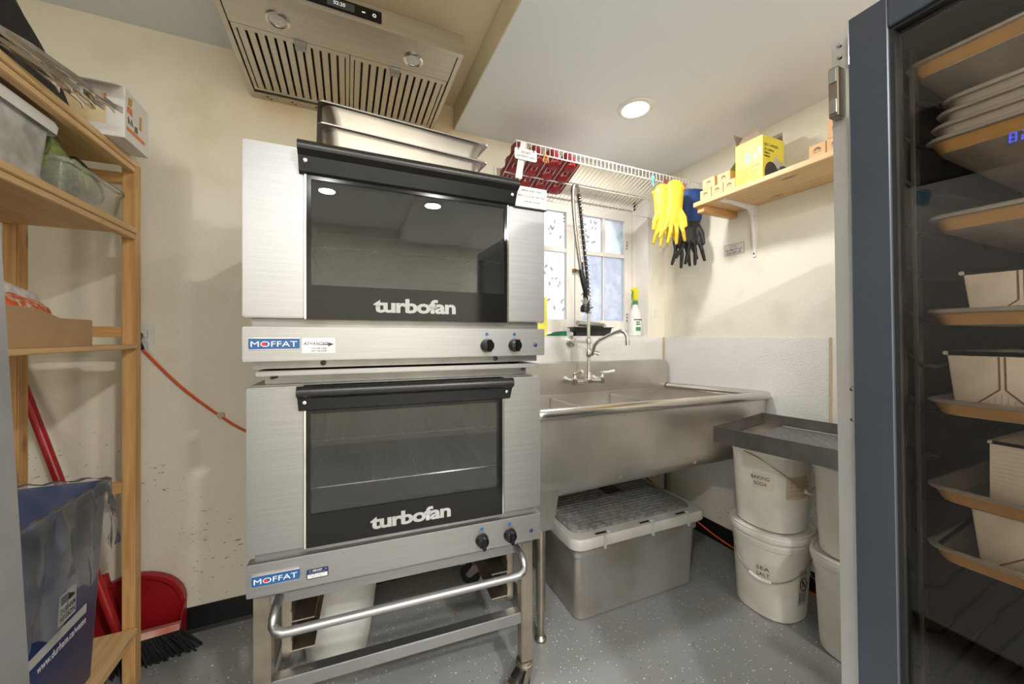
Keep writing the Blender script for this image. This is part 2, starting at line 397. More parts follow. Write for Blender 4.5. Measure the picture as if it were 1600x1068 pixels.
# ================================================================== THE ROOM
YB, XR, XL, YN = 1.91, 1.99, -1.28, -2.3
ZL, ZR, XBEAM = 2.405, 2.28, .508
WX0, WX1, WZ0, WZ1, YW = .74, 1.852, 1.195, 2.13, 2.056
struct(obj('floor', bbox(XL - .1, XR + .1, YN - .1, YB + .1, -.08, 0, .001), FLOOR))
bm = BM()
box(bm, XL - .1, WX0, YB, YB + .28, 0, 2.6); box(bm, WX1, XR + .1, YB, YB + .28, 0, 2.6)
box(bm, WX0, WX1, YB, YB + .28, 0, WZ0); box(bm, WX0, WX1, YB, YB + .28, WZ1, 2.6)
struct(obj('wall_back', bm, WALL, smooth=False))
struct(obj('wall_right', bbox(XR, XR + .1, YN, YB, 0, 2.6, .001), WALLR))
struct(obj('wall_left', bbox(XL - .1, XL, YN, YB, 0, 2.6, .001), WALLR))
struct(obj('wall_near', bbox(XL - .1, XR + .1, YN - .1, YN, 0, 2.6, .001), WALLR))
struct(obj('ceiling', bbox(XL - .1, XBEAM, YN, YB, ZL, ZL + .1, .001), CEILS), 'raised grey ceiling over the ovens')
bm = BM(); box(bm, XBEAM + .006, XR, YN, YB, ZR, ZL + .1); struct(obj('ceiling', bm, CEIL, smooth=False), 'lower grey ceiling over the sink')
struct(obj('trim_1', bbox(XBEAM, XBEAM + .006, YN, YB, ZR, ZL, .0005), M('stained_cream_paint', (.70, .62, .44), .75, var=.08, scale=3)), 'stained cream side of the ceiling step')
def cove(name, x0, y0, x1, y1, nx, ny):
    bm = BM(); P = [(0, 0), (.014, 0), (.012, .004), (.0045, .012), (.004, .10), (0, .10)]
    A = [bm.verts.new((x0 + nx * a, y0 + ny * a, b)) for a, b in P]; B = [bm.verts.new((x1 + nx * a, y1 + ny * a, b)) for a, b in P]
    bm.faces.new(A); bm.faces.new(B[::-1])
    for i in range(6): bm.faces.new([A[i], B[i], B[(i + 1) % 6], A[(i + 1) % 6]])
    struct(obj(name, bm, BLACKR, smooth=False))
cove('baseboard_back', XL, YB, XR, YB, 0, -1); cove('baseboard_right', XR, YN, XR, YB - .014, -1, 0)
# white textured splash panels round the sink
struct(obj('trim_2', bbox(.55, XR - .006, YB - .005, YB, .30, 1.193, .001), FRP), 'white textured splash panel on the window wall')
struct(obj('trim_3', bbox(XR - .005, XR, .952, YB - .006, .30, 1.194, .001), FRP), 'white textured splash panel on the right wall')
# the edge bead of the panel
struct(obj('trim_4', bbox(XR - .007, XR, .946, .952, .30, 1.196, .001), TAN), 'yellowed edge strip of the splash panel')
struct(obj('trim_5', bbox(1.968, XR - .006, YB - .010, YB - .005, 1.02, 1.193, .001), TAN), 'stained corner strip above the sink')

# ---- window: two painted casements in a deep reveal
wn = struct(thing('window_1', 'white painted casement window above the sink', 'window', (0, 0, 0)));
del wn['category']
bm = BM()
box(bm, WX0, WX0 + .028, YW - .03, YW + .06, WZ0, WZ1); box(bm, WX1 - .028, WX1, YW - .03, YW + .06, WZ0, WZ1)
box(bm, WX0, WX1, YW - .03, YW + .06, WZ1 - .055, WZ1); box(bm, WX0, WX1, YW - .03, YW + .06, WZ0, WZ0 + .022)
obj('window_frame', bm, WINW, wn, smooth=False)
bm = BM(); box(bm, WX0, WX1, YB - .004, YW - .03, WZ0, WZ0 + .006); box(bm, WX1 - .012, WX1, YB - .004, YW - .03, WZ0 + .006, WZ1)
box(bm, WX0, WX0 + .012, YB - .004, YW - .03, WZ0 + .006, WZ1)
obj('window_sill', bm, WINW, wn, smooth=False)
XM = 1.352
def sash(x0, x1, gl, glb, tag_):
    z0, z1 = WZ0 + .026, WZ1 - .058; st = .058; rb = .085; rt = .075; zm = z0 + .625 * (z1 - z0); xm = (x0 + x1) / 2; mw = .011
    y0, y1 = YW - .012, YW + .028; bm = BM()
    box(bm, x0, x0 + st, y0, y1, z0, z1); box(bm, x1 - st, x1, y0, y1, z0, z1)
    box(bm, x0 + st, x1 - st, y0, y1, z0, z0 + rb); box(bm, x0 + st, x1 - st, y0, y1, z1 - rt, z1)
    s = obj('sash', bm, WINW, wn, smooth=False)
    bm = BM(); box(bm, x0 + st, x1 - st, y0 + .006, y1 - .006, zm - .013, zm + .013)
    obj('glazing_bar', bm, WINW, s, smooth=False)
    bm = BM(); box(bm, xm - mw, xm + mw, y0 + .006, y1 - .006, zm + .013, z1 - rt); obj('glazing_bar', bm, WINW, s, smooth=False)
    bm = BM(); box(bm, xm - .004, xm + .004, y0 + .010, y1 - .010, z0 + rb, zm - .013); obj('glazing_bar', bm, WINW, s, smooth=False)
    for a, b, c, d, g in ((x0 + st, xm - mw, zm + .013, z1 - rt, gl), (xm + mw, x1 - st, zm + .013, z1 - rt, gl), (x0 + st, xm - .004, z0 + rb, zm - .013, glb), (xm + .004, x1 - st, z0 + rb, zm - .013, glb)):
        bm = BM(); box(bm, a, b, YW + .008, YW + .012, c, d); obj('pane', bm, g, s, smooth=False)
    return s
sl = sash(WX0 + .03, XM - .004, WGLASS, WGLASS, 'l'); sr = sash(XM + .004, WX1 - .03, WGLASS, WGLASS2, 'r')
bm = BM()                                     # printed leaf sprigs on the left panes
def leaf(bm, x, z, L_, a, y=YW + .0072):
    ca, sa = math.cos(a), math.sin(a); P = [(0, 0), (.3, .16), (.6, .17), (1, 0), (.6, -.17), (.3, -.16)]
    bm.faces.new([bm.verts.new((x + (p * ca - q * sa) * L_, y, z + (p * sa + q * ca) * L_)) for p, q in P])
for i in range(34):
    x = random.uniform(1.10, 1.27); z = random.uniform(1.33, 1.95)
    if abs(z - 1.72) < .04: continue
    leaf(bm, x, z, random.uniform(.025, .042), random.uniform(.4, 2.2))
for i in range(14): leaf(bm, random.uniform(1.43, 1.55), random.uniform(1.80, 1.95), random.uniform(.025, .04), random.uniform(.4, 2.2))
lf = obj('leaf_print', bm, LEAFD, wn, smooth=False); lf['kind'] = 'stuff'
# catch and hinges
bm = BM(); box(bm, XM - .022, XM + .004, YW - .030, YW - .012, 1.615, 1.635); lathe(bm, [(.012, -.03), (.014, -.02), (.008, 0)], 12, (XM + .03, YW - .012, 1.625), 'y')
tube(bm, [(XM - .01, YW - .028, 1.625), (XM + .03, YW - .028, 1.625)], .006); obj('catch', bm, BRASS, wn)
for xx, zz in ((1.27, 1.955), (1.78, 1.83), (1.78, 1.33)):
    bm = BM()
    for k in range(3): lathe(bm, [(.0, -.004), (.005, -.004), (.005, .0)], 8, (xx, YW - .012, zz + (k - 1) * .022), 'y', cap=(False, False))
    obj('hinge_screws', bm, BROWND, wn)
bm = BM(); tube(bm, [(1.78, YW - .016, 1.86), (1.775, YW - .03, 1.83), (1.78, YW - .016, 1.80)], .0025); obj('hook', bm, CHROME, wn)

# ================================================================== LAMPS
def downlight(i, x, y, z, k, label):
    t = thing('ceiling_light', label, 'ceiling light', (x, y, z), group='recessed ceiling lights')
    bm = BM(); lathe(bm, [(.060, -.001), (.060, -.006), (.066, -.009), (.082, -.005), (.084, -.0005), (.060, -.0005)], 32, cap=(False, False)); obj('trim_ring', bm, WHITEP, t)
    bm = BM(); lathe(bm, [(.0005, -.005), (.060, -.005), (.060, -.001)], 32, cap=(True, False)); obj('diffuser', bm, BULB, t)
    ld = bpy.data.lights.new('lamp', 'AREA'); ld.shape = 'DISK'; ld.size = .12; ld.energy = LAMP_W * k; ld.color = (1, .985, .962)
    lo = bpy.data.objects.new('lamp', ld); COL.objects.link(lo); lo.parent = t; lo.location = (0, 0, -.011)
LN = ['bright round recessed light in the ceiling above the sink', 'recessed light behind the camera over the aisle', 'recessed light behind the camera beside the ceiling step',
      'unseen fill light added far behind the glass door cabinet', 'unseen fill light added behind the fridge']
for i, (p, l) in enumerate(zip(LAMPS, LN)): downlight(i, *p, l)

# ================================================================== RANGE HOOD
HX0, HX1, HY0, HY1, HZ = -.372, .390, 1.312, 1.908, 2.225
hood = thing('range_hood', 'stainless steel range hood with baffle filters above the ovens', 'range hood', (0, 0, 0))
bm = BM(); zt = HZ + .070
# canopy: rim skirt (hollow underneath), sloping top, short chimney
for a in ((HX0, HX0 + .016, HY0 + .02, HY1 - .045), (HX1 - .016, HX1, HY0 + .02, HY1 - .045), (HX0, HX1, HY0, HY0 + .02), (HX0, HX1, HY1 - .045, HY1)): box(bm, *a, HZ, zt - .0005)
cx = (HX0 + HX1) / 2
loft(bm, [[(HX0, HY0, zt), (HX1, HY0, zt), (HX1, HY1, zt), (HX0, HY1, zt)], [(cx - .16, 1.58, ZL - .035), (cx + .16, 1.58, ZL - .035), (cx + .16, HY1, ZL - .035), (cx - .16, HY1, ZL - .035)]], True, False)
loft(bm, [[(cx - .16, 1.58, ZL - .035), (cx + .16, 1.58, ZL - .035), (cx + .16, HY1, ZL - .035), (cx - .16, HY1, ZL - .035)], [(cx - .16, 1.58, ZL - .001), (cx + .16, 1.58, ZL - .001), (cx + .16, HY1, ZL - .001), (cx - .16, HY1, ZL - .001)]], False, True)
obj('canopy', bm, HOODM, hood, smooth=False)
yl = HY0 + .175
lp = obj('lamp_panel', bbox(HX0 + .018, HX1 - .018, HY0 + .022, yl - .002, HZ + .005, HZ + .011, .001), HOODM, hood)
for lx in (HX0 + .165, HX1 - .165):
    bm = BM(); lathe(bm, [(.034, .005), (.036, .001), (.030, -.001), (.026, .001), (.025, .005)], 28, (lx, HY0 + .105, HZ), cap=(False, False)); h = obj('lamp_ring', bm, CHROME, lp)
    bm = BM(); lathe(bm, [(.001, .002), (.025, .003), (.025, .005)], 24, (lx, HY0 + .105, HZ), cap=(True, False)); obj('hood_lamp', bm, HALO, lp)
xm = cx; yb = HY1 - .055
for fi, (a, b) in enumerate(((HX0 + .020, xm - .002), (xm + .002, HX1 - .020))):
    bm = BM(); e = .012
    for q in ((a, a + e, yl, yb), (b - e, b, yl, yb), (a + e, b - e, yl, yl + .022), (a + e, b - e, yb - .016, yb)): box(bm, *q, HZ + .006, HZ + .016)
    flt = obj('baffle_filter', bm, HOODM, hood, smooth=False)
    bm = BM(); box(bm, a + e, b - e, yl + .022, yb - .016, HZ + .045, HZ + .048); obj('filter_backing', bm, BLACKM, flt, smooth=False)
    n = 12; pit = (b - a - 2 * e) / n
    bm = BM(); s0 = .003; prism(bm, [(0, 0), (pit * .70, 0), (pit * .70, .012), (pit * .64, .002), (pit * .06, .002), (0, .012)], 'y', yl + .022, yb - .016)
    slat = obj('slat', bm, HOODM, flt, smooth=False); slat.location = (a + e + pit * .15, 0, HZ + .007)
    for k in range(1, n): inst('slat', slat, flt, (a + e + pit * (k + .15), 0, HZ + .007))
    c = a + (b - a) * (.56 if fi == 0 else .44)
    bm = BM(); box(bm, c - .018, c + .018, yl - .002, yl + .018, HZ - .004, HZ + .006); box(bm, c - .018, c + .018, yl + .018, yl + .036, HZ - .007, HZ - .002); obj('latch', bm, STEEL, flt, smooth=False)
bm = BM()
for k in range(8):
    bx = HX0 + .06 + k * .092; lathe(bm, [(.005, -.002), (.005, .001)], 8, (bx, HY1 - .028, HZ)); lathe(bm, [(.003, -.0035), (.005, -.002)], 8, (bx + .012, HY1 - .018, HZ))
obj('rivets', bm, BROWND, hood)
dp = obj('control_display', bbox(-.135, .105, HY0 - .003, HY0 + .001, HZ + .016, HZ + .054, .001), BLACKG, hood)
Yd = HY0 - .0032
obj('screen', bbox(-.058, .022, Yd - .0005, Yd, HZ + .022, HZ + .046, .0002), M('lcd_grey', (.055, .06, .065), .2), dp)
text('digits', '02:20', LCD, dp, (-.04, Yd - .0005, HZ + .030), (1, 0, 0), (0, 0, 1), height=.011)
text('digits', '+', LCD, dp, (-.090, Yd, HZ + .029), (1, 0, 0), (0, 0, 1), height=.011)
text('digits', '-', LCD, dp, (.044, Yd, HZ + .032), (1, 0, 0), (0, 0, 1), width=.010)
for px, r in ((-.120, .005), (.082, .006)):
    bm = BM(); lathe(bm, [(r * .6, 0), (r, 0)], 16, (px, Yd - .0003, HZ + .034), 'y', cap=(False, False)); obj('button_icon', bm, LCD, dp)

# ================================================================== OVENS
def oven(origin, yaw, zb, label, sticker, racks):
    """front plane at local y=0, x 0..0.81, z measured from the underside of the control panel"""
    t = thing('convection_oven', label, 'oven', (origin[0], origin[1], zb), R(yaw), 'stacked convection ovens')
    T = .530; D = .69
    bm = BM()
    box(bm, .012, .112, .032, D, .088, T - .006); box(bm, .70, .798, .032, D, .088, T - .006)
    box(bm, .112, .70, .032, D, T - .045, T - .006); box(bm, .112, .70, .032, D, .088, .155); box(bm, .112, .70, D - .06, D, .155, T - .045)
    obj('body', bm, STEEL, t, smooth=False)
    bm = BM(); e = .002
    box(bm, .112, .112 + e, .05, D - .062, .157, T - .047); box(bm, .70 - e, .70, .05, D - .062, .157, T - .047); box(bm, .112, .70, .05, D - .062, .155, .157)
    box(bm, .112, .70, .05, D - .062, T - .047, T - .045); box(bm, .112, .70, D - .064, D - .060, .155, T - .045)
    cav = obj('cavity', bm, DARKCAV, t, smooth=False)
    obj('side_panel', bbox(0, .1295, 0, .032, .106, T, .003), STEEL, t)
    obj('side_panel', bbox(.6815, .81, 0, .032, .106, T, .003), STEEL, t)
    bm = BM(); box(bm, .1295, .1335, -.004, .03, .104, T - .045); box(bm, .6775, .6815, -.004, .03, .104, T - .045); obj('edge_trim', bm, CHROME, t, smooth=False)
    # door: black glass surround, window pane, lettering, long handle
    dr = bpy.data.objects.new('door', None); COL.objects.link(dr); dr.parent = t
    bm = BM()
    box(bm, .1335, .1440, -.003, .028, .104, T - .004); box(bm, .668, .6775, -.003, .028, .104, T - .004)
    box(bm, .1440, .668, -.003, .028, .104, .190); box(bm, .1440, .668, -.003, .028, .455, T - .004)
    obj('door_frame', bm, BLACKG, dr, smooth=False)
    obj('pane', bbox(.1440, .668, .000, .004, .190, .455, .0004), OVENGL, dr)
    bm = BM(); P = [(-.003, T - .002), (-.034, T + .003)] + arc((-.036, T - .012), .015, 95, 215, 6) + [(-.030, T - .030), (-.014, T - .062), (-.003, T - .066)]
    prism(bm, P, 'x', .118, .700)
    obj('handle', bm, BLACKM, dr, ang=30)
    for sx in (.134, .684):
        bm = BM(); lathe(bm, [(.001, -.004), (.0045, -.0035), (.006, 0)], 12, (sx, -.0255, T - .040), 'y', cap=(True, False)); obj('screw', bm, CHROME, dr)
    text('lettering', 'turbofan', GREYL, dr, (.291, -.0034, .124), (1, 0, 0), (0, 0, 1), width=.224, height=.040, bold=.035, space=.92)
    # control panel
    cp = obj('control_panel', bbox(0, .81, 0, .034, 0, .084, .002), STEEL, t)
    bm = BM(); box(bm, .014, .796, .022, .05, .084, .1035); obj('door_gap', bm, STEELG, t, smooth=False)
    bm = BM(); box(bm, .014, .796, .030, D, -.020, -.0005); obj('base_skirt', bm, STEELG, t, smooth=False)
    for kx in (.612, .703):
        bm = BM(); lathe(bm, [(.0205, .0), (.0205, -.006), (.0185, -.011), (.017, -.020), (.012, -.0225), (.001, -.023)], 28, (kx, 0, .033), 'y', cap=(True, True))
        kn = obj('knob', bm, BLACKG, cp)
        bm = BM(); prism(bm, [(-.0048, -.018), (.0048, -.018), (.0062, .018), (-.0062, .018)], 'y', -.033, -.018); bmesh.ops.translate(bm, verts=bm.verts, vec=(kx, 0, .033)); bevel_all(bm, .0015); obj('knob_grip', bm, BLACKG, cp)
        bm = BM(); lathe(bm, [(.005, 0), (.005, -.001)], 16, (kx, 0, .067), 'y'); obj('indicator_dot', bm, BLUEBADGE, cp)
    bm = BM(); lathe(bm, [(.0065, 0), (.0065, -.0015), (.004, -.003), (.001, -.0035)], 16, (.776, 0, .033), 'y'); obj('pilot_lamp', bm, NAVYL, cp)
    bd = obj('maker_badge', bbox(.013, .119, -.004, 0, .030, .056, .0015), BLUEBADGE, cp)
    bm = BM(); box(bm, .013, .119, -.0045, -.001, .0555, .0575); box(bm, .013, .119, -.0045, -.001, .0290, .0300); obj('badge_edge', bm, CHROME, cp, smooth=False)
    text('lettering', 'MOFFAT', WHITEL, cp, (.018, -.0045, .0355), (1, 0, 0), (0, 0, 1), width=.096, height=.0135, bold=.0)
    bm = BM(); lathe(bm, [(.0005, -.0052), (.0045, -.0052)], 16, (.0437, 0, .0422), 'y', cap=(False, False)); obj('badge_dot', bm, REDI, cp)
    for k, c in ((.17, -.008), (.65, -.008)):
        bm = BM(); lathe(bm, [(.007, .030), (.007, .024), (.001, .022)], 12, (k, 0, c), 'y'); obj('screw', bm, BLACKM, t)
    if sticker == 'a':
        st = obj('sticker', bbox(.124, .199, -.0012, 0, .019, .0565, .0003), WHITEL, cp)
        text('lettering', 'ADVANCED', INK, cp, (.1265, -.0014, .0390), (1, 0, 0), (0, 0, 1), width=.055, height=.0075, bold=.02, shear=.35, space=1.15)
        bm = BM(); bm.faces.new([bm.verts.new(p) for p in ((.181, -.0016, .0345), (.196, -.0016, .0405), (.181, -.0016, .0465), (.1835, -.0016, .0422), (.150, -.0016, .0385), (.1835, -.0016, .0390))]); obj('arrow_mark', bm, INK, cp, smooth=False)
        text('lettering', '416-299-2424', INK, cp, (.145, -.0014, .0285), (1, 0, 0), (0, 0, 1), width=.034, height=.0042, bold=.02)
        text('lettering', '647-738-6238', INK, cp, (.145, -.0014, .0222), (1, 0, 0), (0, 0, 1), width=.034, height=.0042, bold=.02)
    else:
        bm = BM(); prism(bm, rrect(.1345, .1865, .020, .046, .004), 'y', -.0012, 0); st = obj('sticker', bm, NAVYL, cp, smooth=False)
        obj('sticker_field', bbox(.137, .184, -.0016, -.001, .0225, .0325, .0002), WHITEL, cp)
        text('lettering', 'IGLOO', WHITEL, cp, (.149, -.0016, .0395), (1, 0, 0), (0, 0, 1), width=.022, height=.0050, bold=.02, shear=.3)
        text('lettering', 'Food Equipment', GREYL, cp, (.141, -.0016, .0345), (1, 0, 0), (0, 0, 1), width=.038, height=.0035)
        for sx in (.141, .178): text('lettering', '*', GREYL, cp, (sx, -.0016, .0395), (1, 0, 0), (0, 0, 1), height=.005)
        for k in range(2): scribble('writing', INKG, cp, (.141 + .006 * k, -.0018, .0285 - k * .0042), .038 - .012 * k, .0026, 4 - k)
    for rz in racks:                           # wire racks inside
        bm = BM(); y0, y1 = .07, D - .09
        tube(bm, [(.116, y0, rz), (.696, y0, rz)], .0030, 6); tube(bm, [(.116, y1, rz), (.696, y1, rz)], .0026, 6)
        for k in range(14): x = .130 + k * .0425; tube(bm, [(x, y0 - .002, rz + .004), (x, y1, rz + .004)], .0017, 5)
        obj('wire_rack', bm, CHROME, t)
    return t
UZ, LZ = 1.139, .540
up = oven((-.227, 1.060), -.35, UZ, 'upper convection oven with black glass door and handle, hotel pans on top', 'a', [.300])
lo = oven((-.232, 1.120), -3.4, LZ, 'lower convection oven with black glass door, above the wheeled stand', 'b', [.362, .232])
# sign card standing at the right end of the upper oven door
sg = thing('sign_card', 'white handwritten card in a clear holder on the upper oven', 'sign', (-.227, 1.060, UZ), R(-.35))
obj('holder', bbox(.700, .8135, -.0085, -.0070, .462, .530, .0006), BLACKM, sg); obj('card', bbox(.7025, .8120, -.0100, -.0086, .465, .5285, .0004), WHITEL, sg)
obj('holder_back', bbox(.700, .8135, -.0065, -.0005, .462, .500, .001), BLACKM, sg)
scribble('writing', INKG, sg, (.722, -.0103, .514), .072, .0055, 3); scribble('writing', INKG, sg, (.711, -.0103, .497), .095, .0055, 5); scribble('writing', INKG, sg, (.731, -.0103, .480), .058, .0055, 2)
bm = BM(); box(bm, .706, .809, -.0104, -.0101, .5055, .5060); obj('ruled_line', bm, INKG, sg, smooth=False)
# stacking frame between the ovens
sf = thing('stacking_frame', 'steel stacking frame between the two ovens', 'frame', (-.232, 1.118, 0), R(-2.6))
obj('top_plate', bbox(.022, .806, -.006, .62, 1.0985, 1.112, .002), STEEL, sf)
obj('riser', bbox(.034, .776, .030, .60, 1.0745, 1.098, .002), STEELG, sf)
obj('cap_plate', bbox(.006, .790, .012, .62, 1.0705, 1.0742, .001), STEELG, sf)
for sx in (.05, .76):
    bm = BM(); tube(bm, [(sx, .020, 1.091), (sx + .012, .030, 1.094)], .004); obj('bolt', bm, CHROME, sf)
for sx in (.05, .74):
    bm = BM(); lathe(bm, [(.018, 1.1122), (.022, 1.1185)], 14, (sx, .05, 0)); lathe(bm, [(.018, 1.1122), (.022, 1.1185)], 14, (sx, .55, 0)); obj('foot_pads', bm, BLACKM, sf)

# ---- hotel pans on top of the upper oven
def hotel_pan(x0, x1, y0, y1, zr, depth, label, rz=0):
    t = thing('hotel_pan', label, 'pan', ((x0 + x1) / 2, (y0 + y1) / 2, zr - depth), rz, 'hotel pans on the upper oven')
    hx, hy = (x1 - x0) / 2, (y1 - y0) / 2; bm = BM()
    def ring(ix, iy, z, r): return [(a, b, z) for a, b in rrect(-hx + ix, hx - ix, -hy + iy, hy - iy, r, 5)]
    loft(bm, [ring(.0, .0, depth - .004, .016), ring(0, 0, depth, .016), ring(.013, .013, depth, .030), ring(.018, .018, depth - .01, .04), ring(.028, .028, .006, .045), ring(.040, .040, .0015, .04)], False, True)
    loft(bm, [ring(.0, .0, depth - .004, .016), ring(.012, .012, depth - .003, .030), ring(.0165, .0165, depth - .012, .04), ring(.0265, .0265, .006, .045), ring(.040, .040, .0, .04)], False, True)
    obj('pan_body', bm, M('hotel_pan_steel', (.46, .43, .40), .34, 1, var=.06, scale=6, rvar=.06), t); return t
OT = UZ + .525
hotel_pan(-.090, .440, 1.205, 1.528, OT + .146, .141, 'lower stainless hotel pan resting on the upper oven', R(4.5))
hotel_pan(-.090, .442, 1.203, 1.526, OT + .207, .0605, 'upper stainless hotel pan stacked on the other pan', R(4.5))

# ---- wheeled stand under the ovens
sd = thing('oven_stand', 'wheeled steel oven stand with front rail and tray slides', 'stand', (-.232, 1.120, 0), R(-3.4))
ZT = LZ - .0205
for lx, ly in ((.006, .035), (.758, .035), (.006, .625), (.758, .625)):
    bm = BM(); box(bm, lx, lx + .040, ly, ly + .040, .118, ZT); bevel_all(bm, .003)
    obj('leg', bm, STEELD, sd)
for a in ((.046, .758, .037, .073, .250, .286), (.046, .758, .627, .663, .250, .286), (.008, .044, .075, .625, .250, .286), (.760, .796, .075, .625, .250, .286)): obj('cross_bar', bbox(*a, .003), STEEL, sd)
obj('top_rail', bbox(.046, .758, .037, .073, ZT - .032, ZT, .003), STEEL, sd); obj('top_rail', bbox(.046, .758, .627, .663, ZT - .032, ZT, .003), STEELD, sd)
pts = [(.066, .036, ZT - .012)]
pts += [(.066, -.006 - .030 * math.sin(R(a)) , ZT - .012 - .045 * (1 - math.cos(R(a)))) for a in (0, 30, 60, 90)]
pts += [(.074, -.048, ZT - .064), (.090, -.052, ZT - .070), (.110, -.052, ZT - .070)]
pr = [(.804 - x, y, z) for x, y, z in pts][::-1]
pts = [(x, y, z + .022 * min(1, max(0, (ZT - .012 - z) / .05))) for x, y, z in pts]; pr = [(.804 - x, y, z) for x, y, z in pts][::-1]
bm = BM(); tube(bm, pts + pr, .0112, 12); obj('push_rail', bm, STEEL, sd)
for s, x0 in ((1, .070), (-1, .742)):
    for yy in (.10, .56): obj('slide_post', bbox(x0 - .012, x0 + .012, yy, yy + .022, .286, ZT - .001, .002), STEELD, sd)
    for zz in (.318, .40, .47):
        bm = BM(); xa = x0 + s * .012
        P = [(xa, zz + .030), (xa, zz), (xa + s * .060, zz), (xa + s * .060, zz + .004), (xa + s * .004, zz + .004), (xa + s * .004, zz + .030)]
        prism(bm, P, 'y', .085, .60); obj('tray_slide', bm, STEELD, sd, smooth=False)
def caster(x, y, a):
    c = bpy.data.objects.new('caster', None); COL.objects.link(c); c.parent = sd; c.location = (x, y, 0); c.rotation_euler = (0, 0, a)
    bm = BM(); lathe(bm, [(.026, .108), (.026, .118), (.012, .118)], 20); lathe(bm, [(.030, .100), (.030, .107), (.02, .109)], 20)
    for s in (-1, 1): prism(bm, [(-.022, .101), (.020, .101), (.055, .052), (.046, .040), (.030, .042), (-.02, .085)], 'y', s * .022 - .0015, s * .022 + .0015)
    obj('fork', bm, STEELD, c, smooth=False)
    bm = BM(); lathe(bm, [(.012, -.016), (.048, -.016), (.051, -.010), (.051, .010), (.048, .016), (.012, .016)], 28, (.036, 0, .051), 'y'); obj('wheel', bm, BLACKR, c)
    bm = BM(); lathe(bm, [(.010, -.026), (.010, .026)], 12, (.036, 0, .051), 'y'); box(bm, .045, .085, -.014, .014, .088, .094); obj('brake', bm, STEELD, c)
caster(.026, .055, R(200)); caster(.776, .055, R(215)); caster(.026, .645, R(20)); caster(.776, .645, R(150))
# white tub with a crumpled bag behind the stand's left slide
tb = thing('white_tub', 'white plastic bag lined tub on the floor under the ovens', 'tub', (-.03, 1.60, 0))
bm = BM()
rings = []
for k, (r, z) in enumerate(((.105, 0), (.112, .004), (.128, .12), (.140, .25), (.146, .33), (.150, .345))):
    rings.append([(math.cos(2 * math.pi * i / 40) * r * (1 + .03 * math.sin(i * 2.3 + z * 30)), math.sin(2 * math.pi * i / 40) * r * (1 + .03 * math.cos(i * 1.7 + z * 22)), z) for i in range(40)])
loft(bm, rings, True, True); obj('tub_body', bm, WHITEP, tb, ang=60)

# ================================================================== SINK
def warp(bm, fn):
    for v in bm.verts: v.co = Vector(fn(v.co))
SX0, SX1, SYF, SYB = .650, 1.962, 1.205, 1.862
def sinkwarp(c):
    """the sink stands a little askew: its left front is set back and its floor falls to the left"""
    u = (c.x - SX0) / (SX1 - SX0); fy = max(0, min(1, (SYB - c.y) / (SYB - SYF)))
    return (c.x, c.y + (1 - u) * .055 * fy, c.z - ((1 - u) * .042 + .006) * max(0, min(1, (.72 - c.z) / .13)))
sk = thing('sink', 'long three compartment stainless steel sink against the window wall', 'sink', (0, 0, 0))
ZF, ZBK, ZBT = .891, .862, .588
outer = [(SYF + .010, ZF)] + [(SYF + .010, .66)] + [(SYF + .010 + .07 - .07 * math.cos(R(a)), .66 - .072 * math.sin(R(a))) for a in (20, 45, 70, 90)] + [(SYB - .10, ZBT - .012), (SYB - .055, ZBT - .004), (SYB - .02, ZBT + .05), (SYB - .004, ZBK)]
inner = [(y + (.003 if i < 6 else -.003), max(z, ZBT + .006) if 1 < i < 8 else z) for i, (y, z) in enumerate(outer)]
bm = BM(); prism(bm, outer + [(y, z + (.003 if 2 <= i <= 7 else 0)) for i, (y, z) in list(enumerate(inner))[::-1]], 'x', SX0, SX1); warp(bm, sinkwarp); obj('basin', bm, STEELB, sk, ang=50)
for x in (SX0, SX1 - .004):
    bm = BM(); prism(bm, outer, 'x', x, x + .004); warp(bm, sinkwarp); obj('end_panel', bm, STEELB, sk, smooth=False)
for x in (1.068, 1.488):
    bm = BM(); prism(bm, [(SYF + .016, ZBT + .03), (SYB - .02, ZBT + .03), (SYB - .006, .850), (SYF + .016, .850)], 'x', x - .008, x + .008); bevel_all(bm, .005); warp(bm, sinkwarp); obj('divider', bm, STEELB, sk)
# rolled rim along the front and the ends
def sw(p): return sinkwarp(Vector(p))
yf = SYF; fr = [(SX0 - .004, SYB - .01, ZBK + .008), (SX0 - .004, yf + .03, ZF + .006), (SX0 + .003, yf + .008, ZF + .007), (SX0 + .025, yf, ZF + .007)]
fr += [(SX0 + .05 + k * (SX1 - SX0 - .10) / 6, yf, ZF + .007) for k in range(7)]
fr += [(SX1 - .025, yf, ZF + .007), (SX1 - .003, yf + .008, ZF + .007), (SX1 + .004, yf + .03, ZF + .006), (SX1 + .004, SYB - .01, ZBK + .008)]
bm = BM(); tube(bm, [sw(p) for p in fr], .022, 12); obj('rolled_rim', bm, M('rim_steel', (.68, .655, .62), .22, 1, var=.05, scale=6), sk)
bm = BM(); prism(bm, [(SX0 - .01, .86), (SX1 + .008, .86), (SX1 + .008, 1.015), (SX1 - .018, 1.044), (SX0 - .01, 1.044)], 'y', SYB - .004, SYB + .002)
prism(bm, [(SYB - .004, 1.0245), (SYB + .002, 1.022), (SYB + .040, 1.044), (SYB + .040, 1.046)], 'x', SX0 - .01, SX1 - .018); obj('backsplash', bm, STEELB, sk, smooth=False)
